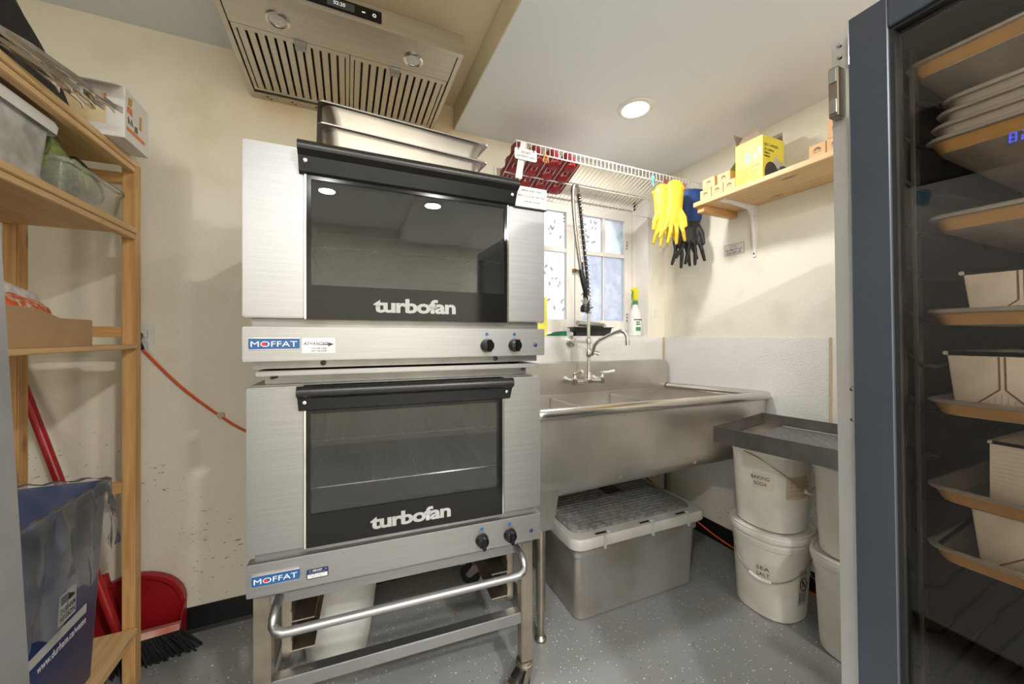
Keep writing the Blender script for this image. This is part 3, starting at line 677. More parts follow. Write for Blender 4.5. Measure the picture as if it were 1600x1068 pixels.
# plumbing and legs
for lx, ly in ((.700, 1.30), (1.90, 1.285), (.700, 1.80), (1.90, 1.80)):
    bm = BM(); lathe(bm, [(.019, .12), (.019, .57)], 16, (lx, ly, 0)); lg = obj('leg', bm, STEELD, sk)
    bm = BM(); lathe(bm, [(.024, 0), (.024, .010), (.014, .022), (.014, .12)], 16, (lx, ly, 0)); obj('foot', bm, STEELD, lg)
bm = BM(); prism(bm, [(.63, ZBT + .02), (.775, ZBT + .02), (.742, .440), (.66, .440)], 'y', 1.275, 1.325); obj('leg_gusset', bm, STEELB, sk, smooth=False)
for dx in (.86, 1.28, 1.72):
    bm = BM(); lathe(bm, [(.05, ZBT - .008), (.045, ZBT - .03), (.02, ZBT - .05), (.02, .44)], 20, (dx, 1.58, 0)); obj('drain', bm, BLACKM, sk)
bm = BM(); tube(bm, [(.86, 1.58, .46), (.86, 1.58, .41), (.84, 1.50, .385), (.80, 1.42, .40), (.78, 1.40, .47), (.76, 1.40, .58)], .022, 12); obj('trap_pipe', bm, BLACKM, sk)

# ---- pre-rinse faucet
fc = thing('pre_rinse_faucet', 'chrome pre-rinse faucet with spring hose and swing spout', 'faucet', (0, 0, 0))
FX, FY = 1.268, 1.775
bm = BM(); zb = .945
tube(bm, [(FX - .095, FY + .005, zb), (FX - .05, FY, zb - .004), (FX, FY, zb + .004), (FX + .05, FY, zb - .004), (FX + .095, FY + .005, zb)], [.015, .013, .019, .013, .015], 14)
lathe(bm, [(.018, zb - .01), (.022, zb + .012), (.016, zb + .03), (.013, zb + .05)], 18, (FX, FY, 0))
for s in (-1, 1):
    tube(bm, [(FX + s * .095, FY + .005, zb), (FX + s * .10, FY + .05, zb), (FX + s * .10, SYB - .004, zb)], [.013, .014, .022], 14)
    lathe(bm, [(.015, zb - .018), (.017, zb + .012), (.011, zb + .020), (.011, zb + .038), (.016, zb + .044), (.001, zb + .052)], 16, (FX + s * .095, FY, 0))
obj('valve_body', bm, CHROME, fc)
for s in (-1, 1):
    bm = BM(); x = FX + s * .095
    if s > 0: tube(bm, [(x, FY, zb + .042), (x + .03, FY - .02, zb + .046), (x + .062, FY - .035, zb + .052)], [.008, .008, .011], 10)
    else: tube(bm, [(x, FY, zb + .042), (x + .004, FY - .03, zb + .050), (x + .010, FY - .062, zb + .062)], [.008, .008, .011], 10)
    obj('lever_handle', bm, WHITEP if s > 0 else CHROME, fc)
bm = BM(); lathe(bm, [(.009, zb + .04), (.009, 1.34)], 14, (FX, FY, 0)); lathe(bm, [(.013, 1.08), (.017, 1.095), (.017, 1.115), (.012, 1.13)], 16, (FX, FY, 0))
lathe(bm, [(.014, 1.155), (.016, 1.165), (.016, 1.185), (.011, 1.195)], 16, (FX, FY, 0)); obj('riser', bm, CHROME, fc)
bm = BM(); tube(bm, [(FX, FY, 1.105), (FX + .035, FY - .02, 1.105), (FX + .05, FY - .03, 1.10)], [.010, .011, .013], 12); obj('spout_valve', bm, CHROME, fc)
bm = BM(); tube(bm, [(FX + .012, FY - .012, 1.09), (FX + .02, FY - .03, 1.150), (FX + .035, FY - .055, 1.178), (FX + .085, FY - .125, 1.218), (FX + .105, FY - .150, 1.228), (FX + .120, FY - .168, 1.222), (FX + .126, FY - .176, 1.200), (FX + .128, FY - .178, 1.166)], [.010, .011, .0115, .0115, .0125, .013, .012, .013], 14)
lathe(bm, [(.0145, 1.150), (.0145, 1.172)], 16, (FX + .128, FY - .178, 0)); obj('spout', bm, CHROME, fc)
bm = BM(); tube(bm, [(FX, FY, 1.168), (FX - .03, FY + .09, 1.168), (FX - .036, 1.898, 1.168)], .0075, 10); lathe(bm, [(.034, 1.905), (.034, 1.899), (.020, 1.893), (.008, 1.888)], 22, (FX - .037, 0, 1.168), 'y'); obj('wall_bracket', bm, CHROME, fc)
# spring: helix round the hose that arches over towards the room
def smooth_path(pts, n=6):
    out = []
    for i in range(len(pts) - 1):
        p0, p1_, p2_, p3_ = pts[max(i - 1, 0)], pts[i], pts[i + 1], pts[min(i + 2, len(pts) - 1)]
        for k in range(n):
            q = k / n; out.append(.5 * ((2 * p1_) + (p2_ - p0) * q + (2 * p0 - 5 * p1_ + 4 * p2_ - p3_) * q * q + (3 * p1_ - p0 - 3 * p2_ + p3_) * q ** 3))
    return out + [pts[-1]]
path = smooth_path([Vector((FX, FY, 1.33)), onY(919, 470, 1.77), onY(917, 430, 1.768), onY(912, 380, 1.764), onY(907, 330, 1.756), onY(904, 303, 1.745)], 8)
path = [p for p in path]; NP = len(path) - 1
bm = BM(); hel = []
turns = 32
for k in range(turns * 10 + 1):
    q = k / (turns * 10); i = min(NP - 1, int(q * NP)); p = path[i].lerp(path[i + 1], q * NP - i); a = 2 * math.pi * turns * q
    hel.append(p + Vector((math.cos(a) * .017, math.sin(a) * .017, 0)) * min(1, .75 + (1 - q)))
tube(bm, hel, .0020, 5); obj('spring', bm, STEELD, fc)
down = smooth_path([path[-1], onY(902, 292, 1.728), onY(898, 289, 1.708), onY(895, 296, 1.700), onY(896, 325, 1.702), onY(900, 370, 1.708), onY(906, 412, 1.716), onY(908, 424, 1.720)], 4)[1:]
bm = BM(); tube(bm, path, .0090, 10); obj('inner_hose', bm, BLACKR, fc)
bm = BM(); tube(bm, down, .0100, 10); obj('hose', bm, M('hose_steel', (.50, .48, .46), .35, 1, var=.15, scale=60), fc)
h0 = down[-1]; h1 = onY(915, 456, 1.722)
bm = BM(); tube(bm, [h0 + Vector((0, 0, .05)), h0, h0.lerp(h1, .5), h1, h1 + Vector((.004, .012, -.03))], [.011, .014, .0155, .014, .012], 14); obj('spray_grip', bm, BLACKM, fc)
bm = BM(); tube(bm, [h1, h1 + Vector((.006, .02, -.05)), h1 + Vector((.008, .03, -.085))], [.012, .012, .011], 12)
c = h1 + Vector((.006, .02, -.03)); tube(bm, [c + Vector((.028 * math.cos(a), -.004, .028 * math.sin(a))) for a in [k * math.pi / 9 for k in range(18)]], .003, 6, close=True); obj('spray_valve', bm, CHROME, fc)
bm = BM(); lathe(bm, [(.012, .026), (.022, .018), (.026, .006), (.026, -.012), (.020, -.018)], 20, h1 + Vector((.010, .020, -.092))); obj('spray_face', bm, BLACKR, fc)
bm = BM(); tube(bm, [(FX, FY, 1.34), (FX, FY - .018, 1.35), (FX + .001, FY - .036, 1.365)], [.009, .006, .005], 8); obj('hook', bm, CHROME, fc)

# ---- things on the sill
ZS = WZ0 + .0065
t = thing('spray_bottle', 'white spray bottle with yellow trigger and green label on the sill', 'bottle', (1.776, 1.957, ZS))
bm = BM(); lathe(bm, [(.034, 0), (.040, .004), (.041, .03), (.041, .125), (.036, .150), (.022, .185), (.015, .205), (.014, .215)], 26); obj('bottle_body', bm, WHITEP, t)
bm = BM(); lathe(bm, [(.016, .212), (.017, .214), (.017, .236), (.012, .238)], 18); obj('collar', bm, GREENL, t)
bm = BM(); prism(bm, [(-.012, .238), (.014, .238), (.018, .285), (.020, .318), (.004, .326), (-.026, .322), (-.034, .305), (-.020, .300)], 'y', -.012, .012); bevel_all(bm, .004); obj('trigger_head', bm, YELLOWP, t)
bm = BM(); tube(bm, [(-.018, 0, .304), (-.027, 0, .275), (-.026, 0, .240)], [.005, .005, .004], 8); obj('trigger', bm, GREENL, t)
for z0, z1, mt, a0, a1 in ((.030, .118, WHITEL, -2.9, -.4), (.105, .112, INK, -2.5, -.9), (.034, .060, GREENL, -2.2, -1.3)):
    bm = BM(); n = 14; r = .0414 if mt is WHITEL else .0418
    for k in range(n): 
        a, b = a0 + (a1 - a0) * k / n, a0 + (a1 - a0) * (k + 1) / n
        bm.faces.new([bm.verts.new((r * math.cos(q), r * math.sin(q), z)) for q, z in ((a, z0), (b, z0), (b, z1), (a, z1))])
    obj('label_field', bm, mt, t)
for k in range(2): scribble('writing', GREENL, t, (-.030 + .004 * k, -.0425, .088 - k * .014), .034, .010, 1, th=.16)
t = thing('planter_tray', 'shallow black plastic tray on the sill behind the faucet', 'tray', (0, 0, ZS))
bm = BM(); X0, X1, Y0, Y1 = 1.285, 1.575, 1.935, 2.020
def rr(e, z): return [(a, b, z) for a, b in rrect(X0 - e, X1 + e, Y0 - e, Y1 + e, .012)]
loft(bm, [rr(-.014, 0), rr(-.002, .052), rr(.006, .052), rr(.006, .056), rr(-.004, .056), rr(-.016, .004)], True, True); obj('tray_body', bm, BLACKM, t)
t = tag(obj('wrapped_roll', (lambda b: (tube(b, [(1.315, 1.958, ZS + .080), (1.505, 1.985, ZS + .070), (1.53, 1.988, ZS + .064)], [.018, .016, .012], 16), b)[1])(BM()), M('roll_film', (.55, .52, .48), .35, .6, var=.2, scale=9)), 'grey rolled foil tube lying across the black tray', 'roll')
t = tag(obj('wire_brush', (lambda b: ([tube(b, [(1.520 + .02 * math.cos(a), 1.965 + .01 * k, ZS + .060 + .02 * math.sin(a)) for a in [j * math.pi / 8 for j in range(9)]], .0016, 5) for k in range(3)], b)[1])(BM()), DARKST), 'small coiled wire loop standing in the black tray', 'wire')
bm = BM(); prism(bm, [(1.095, ZS), (1.225, ZS), (1.225, ZS + .030), (1.175, ZS + .026), (1.115, ZS + .006)], 'y', 1.94, 2.0); tag(obj('scrub_pad', bm, GREEND, smooth=False), 'dark green scrub pad on the sill left of the black tray', 'scrub pad')
tag(obj('sponge', bbox(1.225, 1.285, 1.955, 2.005, ZS, ZS + .024, .004), M('grey_sponge', (.62, .63, .63), .8)), 'pale grey sponge on the sill beside the green pad', 'sponge')
bm = BM(); prism(bm, [(.955, ZS), (1.082, ZS), (1.082, ZS + .230), (1.058, ZS + .230), (1.056, ZS + .07), (.955, ZS + .06)], 'y', 1.925, 1.965); bevel_all(bm, .004); tag(obj('squeegee', bm, PALEY), 'bright yellow squeegee on the sill beside the upper oven', 'squeegee')
tag(obj('wall_outlet_plate', bbox(1.895, 1.925, YB - .004, YB - .0005, 1.33, 1.38, .001), WHITEP), 'small worn pale plate on the wall beside the window', 'plate')

# ================================================================== TOTE UNDER THE SINK
tt = thing('storage_tote', 'large dirty grey storage tote with lid under the sink', 'storage box', (1.215, 1.53, 0), R(-1))
hx, hy = .352, .245
tt.scale = (1, 1, 1.06)
def tr(ex, ey, z, r=.035): return [(a, b, z) for a, b in rrect(-hx + ex, hx - ex, -hy + ey, hy - ey, r, 5)]
bm = BM(); loft(bm, [tr(.030, .030, 0), tr(.022, .022, .006), tr(.012, .010, .255), tr(.004, .002, .262), tr(.000, -.002, .318), tr(.006, .006, .318), tr(.02, .02, .262), tr(.038, .038, .008)], True, True)
obj('tub', bm, TOTE, tt, ang=50)
bm = BM(); loft(bm, [tr(-.022, -.024, .306, .05), tr(-.024, -.026, .335, .05), tr(-.018, -.020, .346, .05), tr(.010, .030, .347, .045), tr(.010, .030, .342, .045)], False, True)
loft(bm, [tr(-.022, -.024, .306, .05), tr(-.014, -.016, .306, .05), tr(-.012, -.012, .330, .05)], False, True); ld = obj('lid_rim', bm, TOTER, tt, ang=50)
bm = BM(); loft(bm, [tr(.012, .034, .341, .045), tr(.014, .036, .352, .045), tr(.024, .046, .355, .045)], True, True); obj('lid_panel', bm, TOTEL, tt, ang=50)
bm = BM()
for i in range(16): box(bm, -.30, .30, -.19 + i * .0250, -.19 + i * .0250 + .012, .3545, .3570)
rb = obj('lid_ribs', bm, TOTEL, tt, smooth=False); rb['kind'] = 'stuff'
obj('handle_pocket', bbox(.02, .125, .04, .125, .3572, .3585, .001), BLACKM, tt)
for x in (-.215, .02, .235):
    obj('latch_slot', bbox(x - .040, x + .018, -.252, -.240, .3466, .3478, .0004), BLACKM, tt); bm = BM(); lathe(bm, [(.011, .3466), (.010, .3525), (.001, .353)], 12, (x + .025, -.246, 0)); obj('latch_pin', bm, TOTER, tt)
for x in (-.225, .035, .25): obj('clip', bbox(x - .006, x + .006, -.2745, -.268, .296, .345, .001), TOTER, tt)

# ================================================================== PAILS
def pail(c, z, h, r, label, words, rot, lid, hand, seed, skew=.85):
    t = thing('pail', label, 'bucket', (c[0], c[1], z), R(rot), 'stacked white pails'); rnd = random.Random(seed); sq = 2.5
    bm = BM(); lathe(bm, [(r * .80, 0), (r * .85, .004), (r * .865, .03), (r * .965, h - .075), (r * .99, h - .072), (r * 1.01, h - .05), (r * .985, h - .046), (r * .99, h - .02), (r * 1.00, h - .012)], 40, sq=sq, cap=(True, True)); obj('pail_body', bm, BUCKM, t)
    bm = BM(); H = h - .034
    lathe(bm, [(r * 1.02, H), (r * 1.06, H + .002), (r * 1.065, H + .020), (r * 1.045, H + .024), (r * 1.05, H + .031), (r * 1.0, H + .034), (r * .95, H + .028), (r * .2, H + .028)] , 40, sq=sq, cap=(False, True)); obj('pail_lid', bm, BUCKM if lid else M('pail_lid_dirty', (.70, .62, .50), .55, scale=7, col2=(.42, .25, .13), lo=.3, hi=.5), t)
    for k in range(9):
        a = k * 2 * math.pi / 9 + .2; q = (abs(math.cos(a)) ** sq + abs(math.sin(a)) ** sq) ** (-1 / sq) * r * 1.066
        bm = BM(); box(bm, q - .002, q + .0012, -.002, .002, H + .003, H + .019); bmesh.ops.rotate(bm, verts=bm.verts, cent=(0, 0, 0), matrix=Matrix.Rotation(a, 3, 'Z')); obj('lid_tab', bm, BUCKM, t, smooth=False)
    # wire bail hanging on one side with a plastic grip
    bm = BM(); a0, a1, sag = hand; pts = []
    for k in range(25):
        q = k / 24; a = R(a0 + (a1 - a0) * q); rad = (abs(math.cos(a)) ** sq + abs(math.sin(a)) ** sq) ** (-1 / sq) * r * (1.03 - .02 * math.sin(math.pi * q)) + .006
        pts.append((rad * math.cos(a), rad * math.sin(a), h - .06 - sag * math.sin(math.pi * q ** skew)))
    tube(bm, pts, .0024, 6); b = obj('bail_wire', bm, STEELD, t)
    i = max(4, min(20, round(24 * .5 ** (1 / skew))))
    bm = BM(); tube(bm, pts[i - 3:i + 3], .0075, 10); obj('bail_grip', bm, WHITEP, t)
    def decal(nm, a, wd, z0, z1, mt, e=.0012):
        bm = BM(); n = 8
        for k in range(n):
            f = []
            for q, zz in ((k, z0), (k + 1, z0), (k + 1, z1), (k, z1)):
                an = R(a) + (q / n - .5) * wd / r; rr_ = r * (.865 + .10 * (zz - .03) / (h - .105)); rad = (abs(math.cos(an)) ** sq + abs(math.sin(an)) ** sq) ** (-1 / sq) * rr_ + e
                f.append(bm.verts.new((rad * math.cos(an), rad * math.sin(an), zz)))
            bm.faces.new(f)
        return obj(nm, bm, mt, t)
    def on(a, z, e=.003):
        an = R(a); rr_ = r * (.865 + .10 * (z - .03) / (h - .105)); rad = (abs(math.cos(an)) ** sq + abs(math.sin(an)) ** sq) ** (-1 / sq) * rr_ + e
        return Vector((rad * math.cos(an), rad * math.sin(an), z)), Vector((-math.sin(an), math.cos(an), 0))
    if words:
        a, z0 = words[2]; decal('tape_label', a + 3, .085, z0 - .050, z0 + .022, M('pale_tape', (.76, .70, .60), .55, var=.05), .0010)
        for k in range(2): p, d = on(a, z0 - k * .026, .0035); text('lettering', words[k], INK, t, p, d, (0, 0, 1), width=.068 if len(words[k]) > 4 else .048, height=.015, align='CENTER')
    return t, decal, on
B1, B2 = (1.745, 1.060), (1.782, .748)
p1, dec, on = pail(B1, 0, .372, .143, 'white pail of sea salt on the floor, lower of the stack beside the sink', ('SEA', 'SALT', (200, .215)), 0, True, (150, 300, .140), 1, .62)
lb = dec('warning_label', 268, .055, .075, .225, M('label_grey', (.52, .49, .44), .6, var=.05))
p, d = on(268, .165, .0035); U = Vector((0, 0, 1))
bm = BM(); tube(bm, [p + d * (.020 * math.cos(a)) + U * (.026 * math.sin(a)) for a in [k * math.pi / 10 for k in range(20)]], .0018, 5, close=True); tube(bm, [p - d * .014 + U * .018, p + d * .014 - U * .018], .0018, 5); tube(bm, [p - d * .008 - U * .010, p + U * .012, p + d * .008 - U * .010], .0016, 5); obj('warning_symbol', bm, INK, p1)
for k in range(4): q, d2 = on(268, .090 + k * .011, .003); scribble('writing', INK, p1, q - d2 * .022, .044, .007, 3, d2)
q, d2 = on(268, .208, .003); scribble('writing', INK, p1, q - d2 * .022, .044, .010, 2, d2)
p2, dec, on = pail(B1, .372, .385, .143, 'white pail of baking soda standing on the sea salt pail', ('BAKING', 'SODA', (196, .225)), 0, False, (172, 325, .150), 2, 1.9)
dec('stained_label', 256, .115, .150, .245, TAN)
for k in range(4): q, d2 = on(256, .165 + k * .018, .003); scribble('writing', M('faint_print', (.50, .38, .22), .7), p2, q - d2 * .045, .09, .007, 4, d2)
p3, dec, on = pail(B2, 0, .372, .143, 'white pail on the floor, lower of the stack beside the glass door cabinet', None, 10, True, (20, 130, .13), 3)
p4, dec, on = pail(B2, .372, .385, .143, 'stained white pail with brown rim, upper of the stack beside the glass door cabinet', None, 10, False, (190, 300, .15), 4)
dec('stained_label', 215, .09, .130, .215, TAN)
# ---- drip tray lying on the pails
dt = thing('drip_tray', 'dark steel drip tray with mesh grate lying on the pails', 'tray', (1.405, 1.085, .7575), R(11))
W_, D_, H_ = .475, .64, .066
bm = BM(); box(bm, 0, W_, -D_, 0, 0, .003)
for a in ((0, .003, -D_, 0), (W_ - .003, W_, -D_, 0), (.003, W_ - .003, -.003, 0), (.003, W_ - .003, -D_, -D_ + .003)): box(bm, *a, .003, H_)
obj('tray_body', bm, M('drip_tray_steel', (.30, .29, .28), .36, 1, var=.15, scale=8), dt, smooth=False)
obj('tray_ledge', bbox(.004, W_ - .004, -.085, -.004, .012, .015, .001), STEELD, dt)
bm = BM(); x0, x1, y0, y1 = .012, W_ - .012, -D_ + .012, -.09; st = .013
def cline(c, s):                                      # diagonal wires clipped to the tray
    pts = []
    for x in (x0, x1):
        y = s * x + c
        if y0 <= y <= y1: pts.append((x, y))
    for y in (y0, y1):
        x = (y - c) / s
        if x0 < x < x1: pts.append((x, y))
    return pts[:2] if len(pts) >= 2 else None
for s in (.6, -.6):
    for k in range(-30, 90):
        q = cline(y0 + k * st - (0 if s > 0 else -.05), s)
        if q: tube(bm, [(q[0][0], q[0][1], .017 + (.0015 if s > 0 else 0)), (q[1][0], q[1][1], .017 + (.0015 if s > 0 else 0))], .0017, 4)
g = obj('mesh_grate', bm, STEEL, dt); g['kind'] = 'stuff'
bm = BM(); tube(bm, [(x0, y0, .019), (x0, y1, .019), (x1, y1, .019), (x1, y0, .019)], .003, 6, close=True); obj('grate_rim', bm, STEEL, dt)

# ================================================================== WIRE SHELF OVER THE WINDOW
ws = thing('wire_shelf', 'white wire shelf across the window wall above the sink', 'shelf', (0, 0, 0))
WZ, WYF, WYB, WX_0, WX_1 = 2.092, 1.615, 1.900, .735, 1.985
rails = [((WYF, WZ + .043), .0032), ((WYF, WZ), .0032), ((WYF + .14, WZ - .051), .003), ((WYB, WZ - .102), .003)]
for (y, z), r in rails:
    bm = BM(); tube(bm, [(WX_0, y, z), (WX_1, y, z)], r, 8); obj('rail', bm, WHITEE, ws)
bm = BM(); tube(bm, [(0, WYB, WZ - .097), (0, WYF - .003, WZ + .004), (0, WYF - .0035, WZ + .043)], .0016, 6); wire = obj('wire', bm, WHITEE, ws)
n = 49; wire.location.x = WX_0 + .004
for k in range(1, n): inst('wire', wire, ws, (WX_0 + .004 + k * (WX_1 - WX_0 - .008) / (n - 1), 0, 0))
for bx in (1.965,):                                   # diagonal support strut at the right end
    bm = BM(); tube(bm, [(bx, WYF + .02, WZ - .010), (bx - .005, YB - .006, WZ - .30)], .0045, 8); box(bm, bx - .014, bx + .006, YB - .006, YB - .001, WZ - .325, WZ - .285); obj('strut', bm, WHITEE, ws)
bm = BM(); tube(bm, [(.80, WYF + .02, WZ - .010), (.80, YB - .006, WZ - .30)], .0045, 8); obj('strut', bm, WHITEE, ws)
# red silicone muffin mould lying on the shelf
mm = thing('muffin_mould', 'dark red silicone muffin mould upside down on the wire shelf', 'baking mould', (.925, 1.745, WZ - .0365), rot=(R(-19.4), 0, R(-2)))
bm = BM(); prism(bm, rrect(-.195, .195, -.125, .125, .025), 'z', 0, .005); bevel_all(bm, .002); obj('mould_sheet', bm, REDS, mm)
bm = BM(); lathe(bm, [(.043, .004), (.041, .012), (.034, .066), (.029, .073), (.001, .076)], 24, cap=(False, True)); cup = obj('cup', bm, REDS, mm)
bm = BM(); lathe(bm, [(.036, 0), (.030, -.010), (.012, -.014), (.001, -.0145)], 20, cap=(False, True)); cav = obj('cup_floor', bm, M('red_silicone_gloss', (.34, .012, .015), .2, var=.15), mm)
for i in range(4):
    for j in range(3):
        L_ = (-.143 + i * .0953, -.083 + j * .083, 0)
        if i == j == 0: cup.location = L_; cav.location = (L_[0], L_[1], .0002)
        else: inst('cup', cup, mm, L_); inst('cup_floor', cav, mm, (L_[0], L_[1], .0002))
# hanging signs and clips
t = thing('hanging_sign', 'white plastic sign reading DO NOT hanging on the wire shelf', 'sign', (0, 0, 0))
a = onY(804, 262, WYF - .012); 
bm = BM(); prism(bm, rrect(a.x, a.x + .118, WZ - .050, WZ + .004, .010), 'y', WYF - .014, WYF - .011); sgn = obj('plate', bm, WHITEL, t, smooth=False)
for k in (.018, .100):
    bm = BM(); tube(bm, [(a.x + k, WYF - .016, WZ - .006), (a.x + k, WYF - .012, WZ + .012), (a.x + k, WYF + .006, WZ + .008)], .002, 6); obj('tie', bm, BLACKM, t)
text('lettering', 'DO NOT', INK, t, (a.x + .060, WYF - .0145, WZ - .014), (1, 0, 0), (0, 0, 1), width=.050, height=.012, align='CENTER')
text('lettering', 'put HEAVY items', INK, t, (a.x + .060, WYF - .0145, WZ - .034), (1, 0, 0), (0, 0, 1), width=.096, height=.012, align='CENTER')
bm = BM(); q = .035; prism(bm, [(a.x + q, WZ + .040), (a.x + q + .028, WZ + .040), (a.x + q + .005, WZ - .140), (a.x + q - .030, WZ - .140)], 'y', WYF - .0095, WYF - .0075)
tag(obj('paper_strip', bm, WHITEP, smooth=False), 'white paper strip hanging behind the DO NOT sign', 'paper strip')
bm = BM(); c = onY(853, 262, WYF - .01)
for s in (-1, 1): tube(bm, [(c.x, WYF - .006, WZ + .010), (c.x + s * .010, WYF - .010, WZ - .012), (c.x + s * .016, WYF - .010, WZ - .035), (c.x + s * .006, WYF - .009, WZ - .040), (c.x + s * .004, WYF - .009, WZ - .015)], .0022, 6)
tag(obj('twist_tie', bm, ORANGEB), 'orange twist tie knotted on the wire shelf rail', 'twist tie')

# ---- rubber gloves hung by clips from the front rail
def glove(name, label, mat, base, yaw, L_, flip, cuffm=None, spread=1., tilt=0.):
    """hangs cuff up from (base); fingers point down; palm faces the room"""
    t = thing(name, label, 'glove', base, R(yaw), 'rubber gloves on the wire shelf', rot=(0, R(tilt), R(yaw)))
    s = L_; f = flip; bm = BM()
    def cap2(a, b, r0, r1, flat=.55): 
        k = BM(); capsule(k, a, b, r0, r1, 12); me = bpy.data.meshes.new('k'); 
        for v in k.verts: v.co.y *= flat
        k.to_mesh(me); k.free(); bm.from_mesh(me); bpy.data.meshes.remove(me)
    cap2((0, 0, -.02 * s), (.004 * f, 0, -.45 * s), .052, .043, .42)
    cap2((-.022, 0, -.46 * s), (-.026, 0, -.63 * s), .026, .024, .55); cap2((.020, 0, -.46 * s), (.024, 0, -.63 * s), .026, .024, .55); cap2((0, 0, -.46 * s), (0, 0, -.62 * s), .030, .030, .55)
    for k, (x, l, dx) in enumerate(((-.036, .31, -.024), (-.013, .40, -.008), (.012, .41, .008), (.035, .34, .024))):
        x0, l0 = x * f, l * s; cap2((x0, 0, -.62 * s), (x0 + dx * f * spread * .7, -.012, -.62 * s - l0 * .55), .0125, .0118, .95); cap2((x0 + dx * f * spread * .7, -.012, -.62 * s - l0 * .55), (x0 + dx * f * spread * 1.5, .004, -.62 * s - l0), .0118, .0095, .95)
    cap2((.034 * f, -.004, -.44 * s), (.052 * f, -.020, -.57 * s), .016, .014, .9); cap2((.052 * f, -.020, -.57 * s), (.060 * f, -.026, -.72 * s), .0135, .0100, .9)
    remesh('glove_skin', bm, mat, t, .0042)
    if cuffm:
        bm = BM(); rings = []
        for k, (r, z) in enumerate(((.049, -.14), (.054, -.12), (.058, -.02), (.060, .03), (.058, .045))):
            rings.append([(math.cos(2 * math.pi * i / 24) * r * (1 + .04 * math.sin(i * 1.9 + k)), math.sin(2 * math.pi * i / 24) * r * .40 * (1 + .1 * math.sin(i * 2.3 + k)), z) for i in range(24)])
        loft(bm, rings, True, True); obj('cuff', bm, cuffm, t)
    else:
        bm = BM(); rings = [[(math.cos(2 * math.pi * i / 24) * r, math.sin(2 * math.pi * i / 24) * r * .36, z) for i in range(24)] for r, z in ((.0535, -.012), (.0565, -.008), (.0565, .006), (.050, .010), (.045, -.005))]
        loft(bm, rings); obj('cuff_roll', bm, mat, t)
    return t
zc = WZ - .068
def gx(u): return onY(u, 330, WYF - .03).x
glove('rubber_glove', 'yellow rubber glove hanging nearest the corner window', YELLOWG, (gx(1036), WYF - .025, zc), -34, .30, -1, spread=.6, tilt=-2)
glove('rubber_glove', 'yellow rubber glove in front, white cuff showing, on the wire shelf', YELLOWG, (gx(1043), WYF - .085, zc + .005), -22, .30, 1, tilt=3)
glove('rubber_glove', 'long black rubber glove with blue cuff, behind the yellow glove', BLACKL, (gx(1062), WYF + .0, zc - .02), -20, .385, -1, BLUEF, 1.2, tilt=-9)
glove('rubber_glove', 'long black rubber glove with blue cuff, beside the wooden shelf', BLACKL, (gx(1077), WYF - .055, zc - .015), -25, .375, 1, BLUEF, 1.3, tilt=2)
for u, mt, lb, dy in ((1024, M('clip_blue', (.15, .50, .68), .4), 'light blue clothes peg on the wire shelf', .0), (1044, M('clip_red', (.40, .03, .05), .4), 'dark red clip holding the front yellow glove', -.03), (1058, BLACKM, 'black clip holding a black glove', -.01), (1074, M('clip_pink', (.55, .10, .14), .4), 'pinkish clip holding the glove beside the wooden shelf', -.02)):
    bm = BM(); x = gx(u)
    for s in (-1, 1): tube(bm, [(x + s * .011, WYF - .012, WZ + .016), (x + s * .004, WYF - .010, WZ - .006), (x - s * .003, WYF - .012, WZ - .022), (x - s * .002, WYF - .016 + dy * .5, WZ - .046)], [.0035, .004, .0035, .003], 8)
    tag(obj('clip', bm, mt), lb, 'clip', 'clips on the wire shelf')

# ================================================================== WOODEN SHELF ON THE RIGHT WALL
RS0, RS1, RZ = 1.702, XR - .001, 1.915
rs = thing('wall_shelf', 'pine plank shelf on the right wall with a white bracket', 'shelf', (0, 0, 0))
obj('plank', bbox(RS0, RS1, .10, 1.435, RZ - .024, RZ, .002), PINES, rs)
obj('cleat', bbox(RS0 + .020, RS1 - .004, 1.385, 1.425, RZ - .056, RZ - .0245, .002), PINE, rs)
for by in (1.290, .30):
    bm = BM(); yy = by
    box(bm, RS0 + .030, RS1 - .004, yy - .016, yy + .016, RZ - .028, RZ - .0245); prism(bm, [(yy - .016, RZ - .028), (yy + .016, RZ - .028), (yy + .009, RZ - .292), (yy - .009, RZ - .292)], 'x', RS1 - .006, RS1 - .0005)
    prism(bm, [(RS0 + .035, RZ - .028), (RS1 - .006, RZ - .028), (RS1 - .006, RZ - .28), (RS1 - .030, RZ - .075), (RS1 - .060, RZ - .045)], 'y', yy - .003, yy + .003); obj('bracket', bm, WHITEE, rs, smooth=False)
    for z in (-.075, -.275):
        bm = BM(); lathe(bm, [(.001, -.0085), (.0045, -.008), (.005, -.006)], 10, (RS1, yy, RZ + z), 'x'); obj('screw', bm, DARKST, rs)
